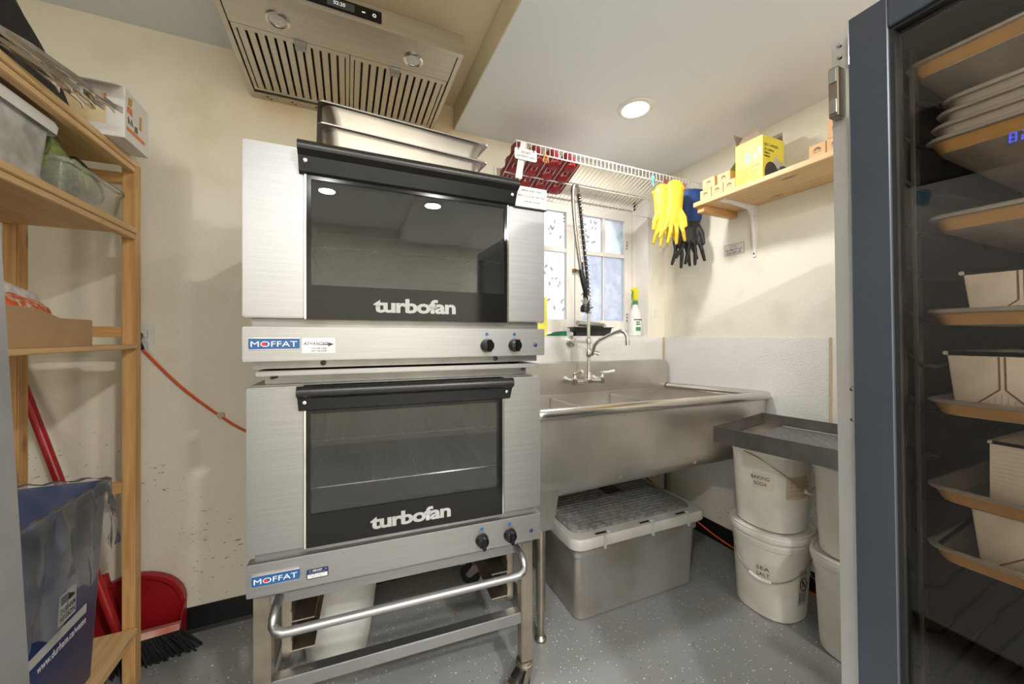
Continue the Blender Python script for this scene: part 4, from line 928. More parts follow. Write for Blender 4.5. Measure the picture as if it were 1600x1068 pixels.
def kraft_box(y0, y1, z0, label, h=.052, dx=0., tilt=0., open_=False):
    x0 = RS0 + .012 + dx; t = thing('small_kraft_box', label, 'box', (x0, (y0 + y1) / 2, z0), group='small kraft boxes on the wall shelf', rot=(R(tilt), 0, 0)); w_ = abs(y1 - y0) / 2 - .0008
    obj('carton', bbox(0, .105, -w_, w_, 0, h, .001), KRAFT2, t)
    c = .5 * h + .004; bm = BM()
    for r0, r1 in ((.0105, .0128), (.0055, .0075)):
        A = [(-.0006, r1 * math.cos(R(q)), c - .005 + r1 * math.sin(R(q))) for q in range(0, 181, 15)]; B = [(-.0006, r0 * math.cos(R(q)), c - .005 + r0 * math.sin(R(q))) for q in range(0, 181, 15)]
        for k in range(12): bm.faces.new([bm.verts.new(p) for p in (A[k], A[k + 1], B[k + 1], B[k])])
    for q in (35, 65, 90, 115, 145):
        d = Vector((0, math.cos(R(q)), math.sin(R(q)))); s = Vector((0, -d.z, d.y)) * .0007; o = Vector((-.0006, 0, c - .005))
        bm.faces.new([bm.verts.new(p) for p in (o + d * .0072 + s, o + d * .0108 + s, o + d * .0108 - s, o + d * .0072 - s)])
    obj('arch_logo', bm, INK, t, smooth=False)
    scribble('writing', INKG, t, (-.0007, .014, c - .0125), .028, .004, 2, (0, -1, 0))
    if open_:
        bm = BM(); prism(bm, [(0, h), (.04, h + .045), (.085, h + .040), (.105, h)], 'y', -w_, -w_ + .002); prism(bm, [(-w_, h), (w_, h), (w_ * .6, h + .03), (-w_ * .8, h + .028)], 'x', .103, .105); obj('flaps', bm, M('flap_dull_green', (.30, .31, .24), .7), t, smooth=False)
    return t
kraft_box(1.402, 1.336, RZ + .0005, 'kraft box with arch logo, bottom row, at the shelf end')
kraft_box(1.334, 1.270, RZ + .0005, 'kraft box with arch logo, middle of the bottom row')
kraft_box(1.268, 1.205, RZ + .0005, 'kraft box with arch logo, bottom row, touching the yellow carton')
kraft_box(1.385, 1.316, RZ + .053, 'kraft box with arch logo, upper row, above the shelf end')
kraft_box(1.312, 1.240, RZ + .053, 'kraft box with open flaps, upper row, beside the yellow carton', dx=.012, open_=True)
kraft_box(.892, .834, RZ + .0005, 'kraft box standing alone on the wall shelf right of the yellow carton')
kraft_box(.832, .772, RZ + .0005, 'kraft box, lower of the pair beside the glass door cabinet')
kraft_box(.830, .770, RZ + .053, 'kraft box, upper of the pair beside the glass door cabinet', h=.075)
# ---- yellow carton of kitchen bags
yc = thing('yellow_carton', 'yellow open carton of kitchen garbage bags on the wall shelf', 'box', (RS0 + .010, 1.075, RZ + .0005))
wx, wy, hz = .155, .127, .195
bm = BM()
for a in ((0, .002, 0, wy, 0, hz), (wx - .002, wx, 0, wy, 0, hz), (.002, wx - .002, 0, .002, 0, hz), (.002, wx - .002, wy - .002, wy, 0, hz), (0, wx, 0, wy, 0, .002)): box(bm, *a)
obj('carton', bm, YELLOWC, yc, smooth=False)
def flap(pts, th=.0015):
    bm = BM(); P = [Vector(p) for p in pts]; nrm = (P[1] - P[0]).cross(P[2] - P[0]).normalized() * th
    A = [bm.verts.new(p) for p in P]; B = [bm.verts.new(p + nrm) for p in P]; bm.faces.new(A); bm.faces.new(B[::-1])
    for i in range(4): bm.faces.new([A[i], B[i], B[(i + 1) % 4], A[(i + 1) % 4]])
    obj('flap', bm, CARDIN, yc, smooth=False)
flap([(.002, wy - .001, hz), (wx - .002, wy - .001, hz), (wx + .004, wy + .012, hz + .062), (-.004, wy + .012, hz + .062)][::1])
flap([(wx - .001, .004, hz), (wx - .001, wy - .004, hz), (wx + .022, wy - .02, hz + .058), (wx + .022, .02, hz + .058)])
flap([(.003, .010, hz - .002), (.003, wy - .006, hz - .002), (.050, wy - .010, hz + .062), (.046, .050, hz + .064)])
for k, (s, wd, h_) in enumerate((('sacs \u00e0 ordures', .098, .017), ('de cuisine', .068, .014))): text('lettering', s, INK, yc, (.012, -.0006, hz - .046 - k * .021), (1, 0, 0), (0, 0, 1), width=wd, height=h_)
for k, (s, wd) in enumerate((('facile \u00e0', .038), ('attacher', .040))): text('lettering', s, INK, yc, (.012, -.0006, hz - .082 - k * .014), (1, 0, 0), (0, 0, 1), width=wd, height=.010, bold=.03)
def disc(nm, mt, cx_, cz, rx, rz_, y=-.0004, n=24, a0=0, a1=360):
    bm = BM(); bm.faces.new([bm.verts.new((cx_ + rx * math.cos(R(a0 + (a1 - a0) * k / n)), y, cz + rz_ * math.sin(R(a0 + (a1 - a0) * k / n)))) for k in range(n)]); obj(nm, bm, mt, yc, smooth=False)
bm = BM(); bm.faces.new([bm.verts.new(p) for p in ((.055, -.0003, .055), (.085, -.0003, .100), (.100, -.0003, .118), (.115, -.0003, .095), (.150, -.0003, .090), (.153, -.0003, .045))]); obj('printed_bag', bm, M('print_grey', (.55, .55, .55), .6), yc, smooth=False)
disc('printed_bag', BLACKM, .062, .030, .048, .052, -.0006, a0=-35, a1=215)
for z, wd in ((.030, .07), (.042, .085), (.054, .07), (.066, .09)): scribble('writing', M('yellow_print', (.50, .42, .10), .6), yc, (-.0006, .115 - .01, z), wd, .006, 4, (0, -1, 0))
for (ya, za, wd, h_, mt) in ((.075, .095, .018, .040, M('print_blue', (.25, .55, .75), .5)), (.040, .100, .014, .026, M('print_pink', (.80, .62, .55), .5)), (.018, .112, .014, .034, M('print_pink', (.80, .62, .55), .5))):
    bm = BM(); bm.faces.new([bm.verts.new((-.0005, y, z)) for y, z in ((ya, za), (ya - wd, za), (ya - wd, za + h_), (ya, za + h_))]); obj('printed_picture', bm, mt, yc, smooth=False)
t = tag(obj('dark_lid_jar', (lambda b: (lathe(b, [(.018, 0), (.018, .012), (.008, .022), (.001, .023)], 16, (RS0 + .03, 1.005, RZ + .0005)), b)[1])(BM()), BLACKM), 'small black jar on the wall shelf right of the yellow carton', 'jar')
# wall sign under the shelf
t = thing('wall_sign', 'small printed notice with dark border on the right wall', 'sign', (XR - .001, 1.405, 1.690))
obj('card', bbox(-.0015, 0, -.058, .058, -.032, .030, .0003), M('notice_paper', (.78, .74, .70), .6), t)
bm = BM()
for a in ((-.058, .058, .028, .030), (-.058, .058, -.032, -.030), (-.058, -.056, -.032, .030), (.056, .058, -.032, .030)): box(bm, -.002, -.0012, a[0], a[1], a[2], a[3])
obj('border', bm, INKG, t, smooth=False)
text('lettering', 'DO NOT', INKG, t, (-.0022, 0, .016), (0, -1, 0), (0, 0, 1), width=.038, height=.010, align='CENTER')
scribble('writing', INKG, t, (-.0022, .050, -.008), .098, .011, 4, (0, -1, 0)); scribble('writing', INKG, t, (-.0022, .044, -.025), .088, .011, 3, (0, -1, 0))

# ================================================================== OUTLET AND ORANGE CORD
t = thing('wall_outlet', 'white wall outlet plate behind the wooden shelving', 'outlet', (-.728, YB, 1.190))
obj('plate', bbox(-.036, .036, -.006, -.0005, -.058, .060, .002), WHITEP, t)
for z in (-.03, .02): obj('socket', bbox(-.016, .016, -.008, -.006, z - .014, z + .014, .001), WHITEP, t)
ec = thing('extension_cord', 'orange extension cord running along the wall behind the ovens', 'cord', (0, 0, 0))
A = onY(222, 545, YB - .012); C = onY(345, 650, YB - .012); D = onY(384, 673, YB - .012)
pts = [A + Vector((-.01, -.02, .03)), A] + [A.lerp(C, k / 6) + Vector((0, 0, -.018 * math.sin(math.pi * k / 6))) for k in range(1, 6)] + [C, D, D + Vector((.25, 0, -.16)), D + Vector((.7, 0, -.42)), D + Vector((1.05, 0, -.55)), Vector((1.35, YB - .03, .30)), Vector((1.66, YB - .03, .34)), Vector((1.80, 1.80, .25)), Vector((1.93, 1.62, .09)), Vector((1.962, 1.45, .03)), Vector((1.968, 1.20, .012)), Vector((1.968, .90, .010)), Vector((1.968, .55, .010))]
fine = []
for i in range(len(pts) - 1):
    p0, p1_, p2_, p3_ = pts[max(i - 1, 0)], pts[i], pts[i + 1], pts[min(i + 2, len(pts) - 1)]
    for k in range(6):
        s = k / 6; fine.append(.5 * ((2 * p1_) + (p2_ - p0) * s + (2 * p0 - 5 * p1_ + 4 * p2_ - p3_) * s * s + (3 * p1_ - p0 - 3 * p2_ + p3_) * s ** 3))
fine.append(pts[-1])
bm = BM(); tube(bm, fine, .0048, 8); obj('cable', bm, ORANGE, ec)
bm = BM(); tube(bm, [A + Vector((-.012, .008, .055)), A + Vector((-.010, -.022, .030)), A], [.014, .015, .008], 10); obj('plug', bm, BLACKM, ec)
bm = BM(); box(bm, C.x - .012, C.x + .012, YB - .022, YB - .001, C.z - .004, C.z + .014); bevel_all(bm, .003); obj('cable_clip', bm, TAN, ec)

# ================================================================== PINE SHELVING UNIT
sh = thing('shelving_unit', 'pine slatted shelving unit between the fridge and the back wall', 'shelving', (0, 0, 0))
PX0, PX1 = -.965, -.658; YA, YZ = .850, 1.670
for y in (YA, YZ):
    for x in (PX0, PX1 - .034): obj('post', bbox(x, x + .034, y, y + .043, .004, 1.79, .003), PINE, sh)
    for z in (.150, .688, 1.215, 1.735): obj('rung', bbox(PX0 + .0342, PX1 - .0342, y + .011, y + .033, z - .018, z + .018, .002), PINE, sh)
for z, th in ((1.770, .020), (1.545, .020), (1.158, .014), (.196, .018)):
    for k in range(1): obj('shelf_board', bbox(PX0 - .004, PX1 + .008, YA + .046, YZ - .003, z, z + th, .002), PINES, sh)
for z in (1.770, 1.545, .196):                          # stiffening strip under the front edge
    obj('edge_strip', bbox(PX1 - .018, PX1 + .004, YA + .05, YZ - .007, z - .018, z - .0003, .002), PINES, sh)
bm = BM()
for z in (.82, 1.24, 1.42, .36): lathe(bm, [(.001, -.0005), (.004, -.0005)], 8, (PX1 + .0002, YZ + .022, z), 'x', cap=(True, True))
obj('peg_holes', bm, BROWND, sh)
# ---- on the top shelf
ZT1 = 1.7905
t = thing('printed_carton', 'white and orange printed carton overhanging the top shelf', 'box', (-.760, 1.478, ZT1))
t.scale = (1, .78, .735)
obj('carton', bbox(-.19, .155, 0, .185, 0, .205, .0015), M('white_card', (.80, .78, .74), .6, var=.04), t)
bm = BM(); prism(bm, [(-.0, .205), (-.072, .172), (-.072, .1735), (0, .2065)], 'x', -.19, .150); obj('flap', bm, M('white_card', (.8, .78, .74), .6), t, smooth=False)
def facep(nm, mt, pts): 
    bm = BM(); bm.faces.new([bm.verts.new(p) for p in pts]); obj(nm, bm, mt, t, smooth=False)
ORI = M('orange_print', (.78, .22, .06), .5); CRM = M('cream_print', (.78, .62, .36), .5)
facep('printed_band', ORI, [(-.17, -.0006, .140), (.115, -.0006, .140), (.115, -.0006, .165), (-.17, -.0006, .165)])
facep('printed_panel', CRM, [(-.17, -.0006, .045), (.115, -.0006, .045), (.115, -.0006, .138), (-.17, -.0006, .138)])
facep('printed_band', ORI, [(.1556, .012, .040), (.1556, .150, .040), (.1556, .150, .056), (.1556, .012, .056)])
facep('printed_band', M('print_tan', (.62, .36, .13), .5), [(.1556, .020, .145), (.1556, .048, .150), (.1556, .055, .185), (.1556, .028, .180)])
facep('printed_band', ORI, [(.1556, .014, .115), (.1556, .055, .112), (.1556, .050, .142), (.1556, .018, .140)])
facep('printed_band', BLACKM, [(.1556, .070, .060), (.1556, .096, .062), (.1556, .092, .088), (.1556, .074, .085)])
facep('printed_band', M('print_tan', (.62, .36, .13), .5), [(.1556, .105, .085), (.1556, .125, .090), (.1556, .125, .150), (.1556, .108, .145)])
scribble('writing', INKG, t, (.1558, .022, .070), .045, .030, 1, (0, 1, 0))
scribble('writing', M('print_red', (.55, .12, .03), .5), t, (-.06, -.0009, .148), .11, .010, 2)
# black cloth bundle leaning on the shelf
bm = BM(); NX, NZ = 14, 12; front = []
B0, B1_ = onX(136, 166, -.672), onX(42, 0, -.672); B0.y = 1.445; B2_ = Vector((-.672, .92, ZT1 + .004)); B3_ = Vector((-.672, .92, B1_.z + .14)); B1_ = Vector((-.672, B1_.y - .08, B1_.z + .14))
for j in range(NZ + 1):
    row = []
    for i in range(NX + 1):
        a = (B2_.lerp(Vector((B0.x, B0.y, ZT1 + .004)), i / NX)); b = (B3_.lerp(B1_, i / NX)); p = a.lerp(b, j / NZ)
        p.x += .014 * math.sin(i * .9 + j * .45) * (.3 + j / NZ) - .03 * (j / NZ) - .02; row.append(p)
    front.append(row)
V1 = [[bm.verts.new(p) for p in r] for r in front]; V2 = [[bm.verts.new(p + Vector((-.035, 0, 0))) for p in r] for r in front]
for j in range(NZ):
    for i in range(NX): bm.faces.new([V1[j][i], V1[j][i + 1], V1[j + 1][i + 1], V1[j + 1][i]]); bm.faces.new([V2[j][i], V2[j + 1][i], V2[j + 1][i + 1], V2[j][i + 1]])
for j in range(NZ): bm.faces.new([V1[j][0], V1[j + 1][0], V2[j + 1][0], V2[j][0]]); bm.faces.new([V1[j][NX], V2[j][NX], V2[j + 1][NX], V1[j + 1][NX]])
for i in range(NX): bm.faces.new([V1[0][i], V2[0][i], V2[0][i + 1], V1[0][i + 1]]); bm.faces.new([V1[NZ][i], V1[NZ][i + 1], V2[NZ][i + 1], V2[NZ][i]])
tag(obj('black_cloth', bm, BLACKF, ang=60), 'stiff black folded cloth standing on the top shelf', 'cloth')
# steel tongs heaped at the shelf edge
TL = ['steel tongs lying at the front edge of the top shelf', 'steel tongs with a looped end on the top shelf heap', 'long steel tongs reaching the printed carton', 'steel tongs at the back of the heap under the black cloth', 'steel tongs lying on top of the heap', 'short steel tongs nearest the fridge']
for k in range(6):
    t = thing('steel_tongs', TL[k], 'tongs', (-.646 - .008 * (k % 3), 1.02 + .030 * k, ZT1 + .008 + .007 * (k % 3) + .004 * k), R(78 + 9 * math.sin(k * 2.1)), 'tongs on the top shelf')
    for s in (-1, 1):
        bm = BM(); pts = [(0, 0, 0), (.02, s * .010, .002), (.08, s * .014, .004), (.17, s * .009, .002), (.215, s * .004, -.002), (.235, s * .010, -.003)]
        rings = []
        for i, p in enumerate(pts): wd = (.004, .005, .006, .005, .006, .009)[i]; rings.append([(p[0], p[1] - .0012, p[2] - wd), (p[0], p[1] + .0012, p[2] - wd), (p[0], p[1] + .0012, p[2] + wd), (p[0], p[1] - .0012, p[2] + wd)])
        loft(bm, rings, True, True); obj('arm', bm, CHROME, t)
    bm = BM(); tube(bm, [(-.028 + .022 * math.cos(a), .012 * math.sin(a), 0) for a in [j * math.pi / 8 for j in range(16)]], .0028, 6, close=True); obj('loop', bm, CHROME, t)
# ---- second shelf: clear bins
ZT2 = 1.5655
def clear_bin(y0, y1, x0, x1, h, label, lid):
    t = thing('plastic_bin', label, 'storage bin', ((x0 + x1) / 2, (y0 + y1) / 2, ZT2), group='clear bins on the second shelf'); hx, hy = (x1 - x0) / 2, (y1 - y0) / 2; bm = BM()
    def rg(e, z): return [(a, b, z) for a, b in rrect(-hx + e, hx - e, -hy + e, hy - e, .02, 4)]
    loft(bm, [rg(.018, 0), rg(.013, .004), rg(.002, h - .016), rg(-.004, h - .014), rg(-.004, h - .004), rg(.0, h), rg(.003, h - .003)], True, False); obj('bin_body', bm, CLEARP if lid else CLEARP2, t)
    if lid:
        bm = BM(); loft(bm, [rg(-.009, h - .022), rg(-.011, h - .002), rg(-.007, h + .008), rg(.012, h + .012), rg(.018, h + .006)], False, True); obj('bin_lid', bm, M('milky_lid', (.86, .86, .84), .4, var=.04), t)
        bm = BM(); prism(bm, rrect(-hx + .03, hx - .03, -hy + .03, hy - .03, .02), 'z', .009, h * .8); bevel_all(bm, .01); obj('bin_contents', bm, M('white_contents', (.86, .86, .83), .7, var=.12, scale=14), t)
    return t
clear_bin(.985, 1.352, -.925, -.690, .172, 'lidded milky plastic bin on the second shelf beside the fridge', True)
clear_bin(1.372, 1.655, -.925, -.676, .110, 'open clear plastic bin holding the green mitts on the second shelf', False)
for k, (c, rot, lab) in enumerate((((-.735, 1.462, ZT2 + .100), (R(58), R(-12), R(4)), 'green mesh oven mitt sticking up at the end of the clear bin'), ((-.760, 1.560, ZT2 + .078), (R(-62), R(-14), R(-4)), 'green mesh oven mitt lying in the middle of the clear bin'))):
    t = thing('oven_mitt', lab, 'oven mitt', c, group='green mitts in the clear bin', rot=rot)
    bm = BM()
    def cp(a, b, r0, r1, fl=.45):
        k_ = BM(); capsule(k_, a, b, r0, r1, 12); me = bpy.data.meshes.new('k'); [setattr(v.co, 'x', v.co.x * fl) for v in k_.verts]; k_.to_mesh(me); k_.free(); bm.from_mesh(me); bpy.data.meshes.remove(me)
    cp((0, -.01, -.03), (0, -.005, .055), .052, .056); cp((0, .045, -.02), (0, .075, .03), .022, .020)
    t.scale = (1.15, 1.15, 1.15)
    m_ = remesh('mitt', bm, GREENM, t, .005, 4)
    bm = BM(); tube(bm, [(.027 * math.cos(a) * .9, -.008 + .060 * math.sin(a), .085 + .004 * math.sin(3 * a)) for a in [j * math.pi / 12 for j in range(24)]], .004, 6, close=True); obj('binding', bm, M('olive_binding', (.13, .16, .05), .8), t)
# ---- third shelf: carton with a net bag
ZT3 = 1.1725
t = thing('cardboard_tray', 'open kraft cardboard box on the third shelf', 'box', (-.80, 1.325, ZT3))
bm = BM(); hx, hy, h = .110, .185, .075
for a in ((-hx, -hx + .004, -hy, hy), (hx - .004, hx, -hy, hy), (-hx + .004, hx - .004, -hy, -hy + .004), (-hx + .004, hx - .004, hy - .004, hy)): box(bm, *a, .004, h)
box(bm, -hx, hx, -hy, hy, 0, .004); obj('carton', bm, KRAFT, t, smooth=False)
bm = BM(); prism(bm, [(-hy, h), (.05, h), (-.02, h + .018), (-hy, h + .028)], 'x', hx - .004, hx); obj('torn_side', bm, KRAFT, t, smooth=False)
bm = BM()
for a, b, r0, r1 in (((-.03, -.10, .055), (-.03, .0, .060), .055, .052), ((.035, -.09, .060), (.03, .03, .058), .050, .046), ((0, -.03, .10), (.0, .05, .085), .045, .036)): capsule(bm, (a[0] - .80, a[1] + 1.375, a[2] + ZT3 + .024), (b[0] - .80, b[1] + 1.375, b[2] + ZT3 + .024), r0, r1, 12)
nb = thing('net_bag', 'orange and white net bag lying in the kraft box', 'net bag', (0, 0, 0)); remesh('net', bm, ORNET, nb, .006, 5)
bm = BM(); capsule(bm, (-.795, 1.32, ZT3 + .142), (-.775, 1.41, ZT3 + .122), .034, .026, 14); obj('white_end', bm, M('net_white', (.80, .77, .73), .7, scale=50, var=.15), nb)
# ================================================================== BLUE BIN ON THE BOTTOM SHELF
bb = thing('recycling_bin', 'tall blue recycling bin with clear liner on the bottom shelf', 'bin', (-.795, 1.295, .2145))
H_ = .545; hx0, hy0, hx1, hy1 = .118, .195, .135, .232
def bring(q, e=0): hx = hx0 + (hx1 - hx0) * q - e; hy = hy0 + (hy1 - hy0) * q - e; return [(a, b, .001 + (H_ - .001) * q) for a, b in rrect(-hx, hx, -hy, hy, .022, 5)]
bm = BM(); rim_ = [(a * 1.0, b, H_ + .006) for a, b, _ in bring(1, -.006)]
loft(bm, [bring(0, .004), bring(.01), bring(.96), [(a, b, H_ * .965) for a, b, _ in bring(1, -.008)], rim_, [(a, b, H_ + .006) for a, b, _ in bring(1, .004)], bring(.95, .004), [(a, b, .010) for a, b, _ in bring(0, .006)]], True, True); obj('bin_body', bm, BLUEB, bb)
fx = lambda z: hx0 + (hx1 - hx0) * z / H_ + .0008
def bp(y, z): return (fx(z), y, z)
bm = BM(); bm.faces.new([bm.verts.new(bp(*p)) for p in ((-.16, .213), (.143, .213), (.143, .238), (-.16, .238))]); obj('printed_band', bm, M('print_pale', (.60, .60, .57), .5), bb, smooth=False)
bm = BM(); bm.faces.new([bm.verts.new(bp(*p)) for p in ((.028, .247), (.096, .247), (.096, .325), (.028, .325))]); obj('crest_panel', bm, M('print_pale', (.60, .60, .57), .5), bb, smooth=False)
bm = BM(); bm.faces.new([bm.verts.new(Vector(bp(*p)) + Vector((.0006, 0, 0))) for p in ((.036, .296), (.088, .296), (.088, .302), (.060, .318), (.036, .318))]); obj('crest_mark', bm, INK, bb, smooth=False)
for k, s in enumerate(('DURHAM', 'REGION')): text('lettering', s, INK, bb, Vector(bp(.034, .274 - k * .019)) + Vector((.001, 0, 0)), (0, 1, .0), (0, 0, 1), width=.056, height=.014, bold=.03)
text('lettering', 'www.durham.ca/waste', WHITEL, bb, Vector(bp(-.040, .186)) + Vector((.001, 0, 0)), (0, 1, 0), (.03, 0, 1), width=.180, height=.020, bold=.02)
# clear liner folded over the rim
bm = BM(); prof = []
NT = 88; rows = []
per = rrect(-hx1, hx1, -hy1, hy1, .03, 5)
def per_at(q):
    L_ = [0]
    for i in range(len(per)): a, b = Vector(per[i]), Vector(per[(i + 1) % len(per)]); L_.append(L_[-1] + (b - a).length)
    d = q * L_[-1]
    for i in range(len(per)):
        if L_[i + 1] >= d: a, b = Vector(per[i]), Vector(per[(i + 1) % len(per)]); return a.lerp(b, (d - L_[i]) / max(1e-6, L_[i + 1] - L_[i]))
for j, (e, dz) in enumerate(((-.020, -.16), (-.014, -.06), (-.008, .004), (.004, .016), (.016, .008), (.020, -.04), (.022, -.10), (.026, -.16), (.028, -.22), (.030, -.27))):
    row = []
    for i in range(NT):
        p = per_at(i / NT); n_ = Vector((p.x / hx1, p.y / hy1)); n_.normalize(); wv = .006 * math.sin(i * 1.13 + j * .8) + .004 * math.sin(i * 2.7 - j * 1.3)
        drop = dz
        if dz < -.05 and j > 4: drop = dz * (.62 + .42 * (.5 - p.y / (2 * hy1)) * 1.2 + .12 * math.sin(i * .8))
        row.append(bm.verts.new((p.x + n_.x * (e + wv * (j > 4)), p.y + n_.y * (e + wv * (j > 4)), H_ + drop + .004 * math.sin(i * 1.7))))
    rows.append(row)
for a, b in zip(rows, rows[1:]):
    for i in range(NT): bm.faces.new([a[i], a[(i + 1) % NT], b[(i + 1) % NT], b[i]])
obj('bin_liner', bm, BAGM, bb, ang=25)

# ================================================================== BROOM AND DUSTPAN
t = thing('dustpan', 'red upright dustpan against the back wall behind the shelving', 'dustpan', (-.745, 1.806, .002), R(-2))
bm = BM(); wp, dp_ = .15, .10
back = [(wp * math.cos(R(a)), .155 + .150 * math.sin(R(a)) * .0 + .125 * math.sin(R(a))) for a in range(0, 181, 12)]
poly = [(-wp, .0)] + [(wp, .0)] + [(x, z) for x, z in back]
prism(bm, [(wp, 0)] + back + [(-wp, 0)], 'y', .092, .096)
box(bm, -wp, wp, .0, .096, 0, .004)
for s in (-1, 1): prism(bm, [(.002, .004), (.096, .004), (.096, .155), (.06, .12), (.015, .035)], 'x', s * wp - .002, s * wp + .002)
obj('pan', bm, REDP, t, smooth=False)
bm = BM(); prism(bm, [(x, z) for x, z in [(wp * 1.02 * math.cos(R(a)), .155 + .13 * math.sin(R(a))) for a in range(0, 181, 12)] + [(wp * .93 * math.cos(R(a)), .155 + .115 * math.sin(R(a))) for a in range(180, -1, -12)]], 'y', .070, .098); obj('pan_rim', bm, REDP, t, smooth=False)
bm = BM(); tube(bm, [(-.03, .06, .05), (-.075, .088, .19), (-.10, .10, .30)], [.016, .015, .014], 12); obj('socket', bm, REDP, t)
t = thing('broom', 'red handled broom with black bristles leaning in the corner', 'broom', (0, 0, 0))
hA = Vector((-.74, 1.76, .16)); hB = onY(50, 640, 1.86); hC = hA + (hB - hA) * 1.35
bm = BM(); tube(bm, [hA, hC], .0135, 14); obj('broom_handle', bm, REDP, t)
hd = Vector((-.690, 1.772, .105)); ax = Vector((.97, .16, -.06)).normalized()
bm = BM(); s_ = ax * .115; nrm = Vector((0, .35, 1)).normalized(); side = ax.cross(nrm).normalized()
P = [hd - s_ - side * .026, hd + s_ - side * .022, hd + s_ + side * .022, hd - s_ + side * .026]; loft(bm, [P, [p + nrm * .022 for p in P]], True, True); obj('broom_head', bm, M('broom_block', (.55, .12, .09), .5, col2=(.72, .55, .45)), t, smooth=False)
bm = BM(); rnd = random.Random(5)
for i in range(44):
    for j in range(6):
        p = hd + ax * (-.11 + .22 * i / 43) + side * (-.022 + .044 * j / 5); fl = Vector((rnd.uniform(-.012, .012), -.010 + .004 * j + rnd.uniform(-.012, .012), 0)) + ax * (.09 * (i / 43 - .3))
        e = Vector((p.x + fl.x, p.y + fl.y, .003 + rnd.random() * .006)); tube(bm, [p, p.lerp(e, .55) + Vector((0, -.004, .006)), e], [.0034, .0030, .0018], 4)
br = obj('bristles', bm, BRISTLE, t); br['kind'] = 'stuff'

# ================================================================== FRIDGE ON THE LEFT
FL = thing('fridge', 'tall stainless steel fridge at the left edge of the picture', 'fridge', (-.405, .808, 0), rot=(R(2.3), R(-1.2), 0))
# local: front face at x=0 facing +x, far side at y=0
obj('cabinet', bbox(-.55, -.062, -.72, -.004, .09, 2.02, .004), STEELD, FL)
dr = obj('door', bbox(-.06, 0, -.72, 0, .12, 1.80, .006), M('fridge_steel', (.62, .62, .625), .42, .9, var=.06, scale=2.2, stretch=(1, 1, 5)), FL)
pn = obj('control_fascia', bbox(-.06, 0, -.72, 0, 1.806, 2.10, .006), M('fascia_dark', (.045, .043, .042), .3, .3, var=.05), FL)
obj('display', bbox(-.001, .002, -.60, -.10, 1.86, 1.92, .001), BLACKG, pn)
SEG = {'5': 'afgcd', '8': 'abcdefg'}
bm = BM()
for i, ch in enumerate('58'):
    y0, z0, w_, h_, q = -.30 + i * .026, 1.874, .016, .032, .0028
    B = {'a': (y0, y0 + w_, z0 + h_ - q, z0 + h_), 'g': (y0, y0 + w_, z0 + h_ / 2 - q / 2, z0 + h_ / 2 + q / 2), 'd': (y0, y0 + w_, z0, z0 + q), 'f': (y0, y0 + q, z0 + h_ / 2, z0 + h_), 'b': (y0 + w_ - q, y0 + w_, z0 + h_ / 2, z0 + h_), 'e': (y0, y0 + q, z0, z0 + h_ / 2), 'c': (y0 + w_ - q, y0 + w_, z0, z0 + h_ / 2)}
    for k in SEG[ch]: a = B[k]; bm.faces.new([bm.verts.new((.0026, y, z)) for y, z in ((a[0], a[2]), (a[1], a[2]), (a[1], a[3]), (a[0], a[3]))])
obj('digits', bm, LEDB, pn, smooth=False)
obj('handle', bbox(.012, .030, -.665, -.645, .9, 1.5, .005), STEEL, FL)
bm = BM(); box(bm, 0, .013, -.662, -.648, .92, .94); box(bm, 0, .013, -.662, -.648, 1.46, 1.48); obj('handle_mounts', bm, STEEL, FL, smooth=False)
obj('energy_sticker', bbox(.0002, .001, -.075, -.03, 1.72, 1.78, .0002), M('sticker_blue', (.05, .30, .55), .4), dr)
for cx_, cy in ((-.10, -.06), (-.50, -.06), (-.10, -.66), (-.50, -.66)):
    bm = BM(); lathe(bm, [(.02, .0), (.024, .002), (.024, .088), (.02, .09)], 14, (cx_, cy, 0)); obj('foot', bm, BLACKM, FL)

# ================================================================== GLASS DOOR CABINET ON THE RIGHT
PF = .834
pc = thing('proofing_cabinet', 'stainless proofing cabinet with navy framed glass door full of trays', 'cabinet', (PF, .341, 0), rot=(R(-.75), 0, 0))
# local: front face plane x=0 facing -x; far edge at y=0; near edge at y=-PW
PW, PT, PD, PB = .70, 1.752, .74, .12
bm = BM(); e = .035
box(bm, .012, PD, -e, .033, PB, PT); box(bm, .012, PD, -PW, -PW + e, PB, PT); box(bm, .012, PD, -PW + e, -e, PT - .05, PT); box(bm, .012, PD, -PW + e, -e, PB, PB + .05); box(bm, PD - .03, PD, -PW + e, -e, PB + .05, PT - .05)
obj('cabinet_body', bm, STEEL, pc, smooth=False)
bm = BM(); i_ = .002
box(bm, .014, PD - .032, -e - i_, -e, PB + .05, PT - .05); box(bm, .014, PD - .032, -PW + e, -PW + e + i_, PB + .05, PT - .05); box(bm, PD - .034, PD - .031, -PW + e, -e, PB + .05, PT - .05); box(bm, .014, PD - .03, -PW + e, -e, PB + .05, PB + .053); box(bm, .014, PD - .03, -PW + e, -e, PT - .053, PT - .05)
obj('liner', bm, DARKINT, pc, smooth=False)
obj('front_stile', bbox(.000, .012, -.006, .033, PB, PT, .001), M('stile_steel', (.70, .70, .70), .5, .85, var=.05, scale=4), pc)
dd = bpy.data.objects.new('door', None); COL.objects.link(dd); dd.parent = pc
fw = .052; yA, yB_ = -.007, -PW + .01; bm = BM(); x0, x1 = -.034, -.001
for a in ((yA - fw, yA, PB, PT), (yB_, yB_ + fw, PB, PT), (yB_ + fw, yA - fw, PT - fw, PT), (yB_ + fw, yA - fw, PB, PB + fw)): box(bm, x0, x1, *a)
bevel_all(bm, .0015, 1)
obj('door_frame', bm, NAVY, dd, smooth=False)
bm = BM()
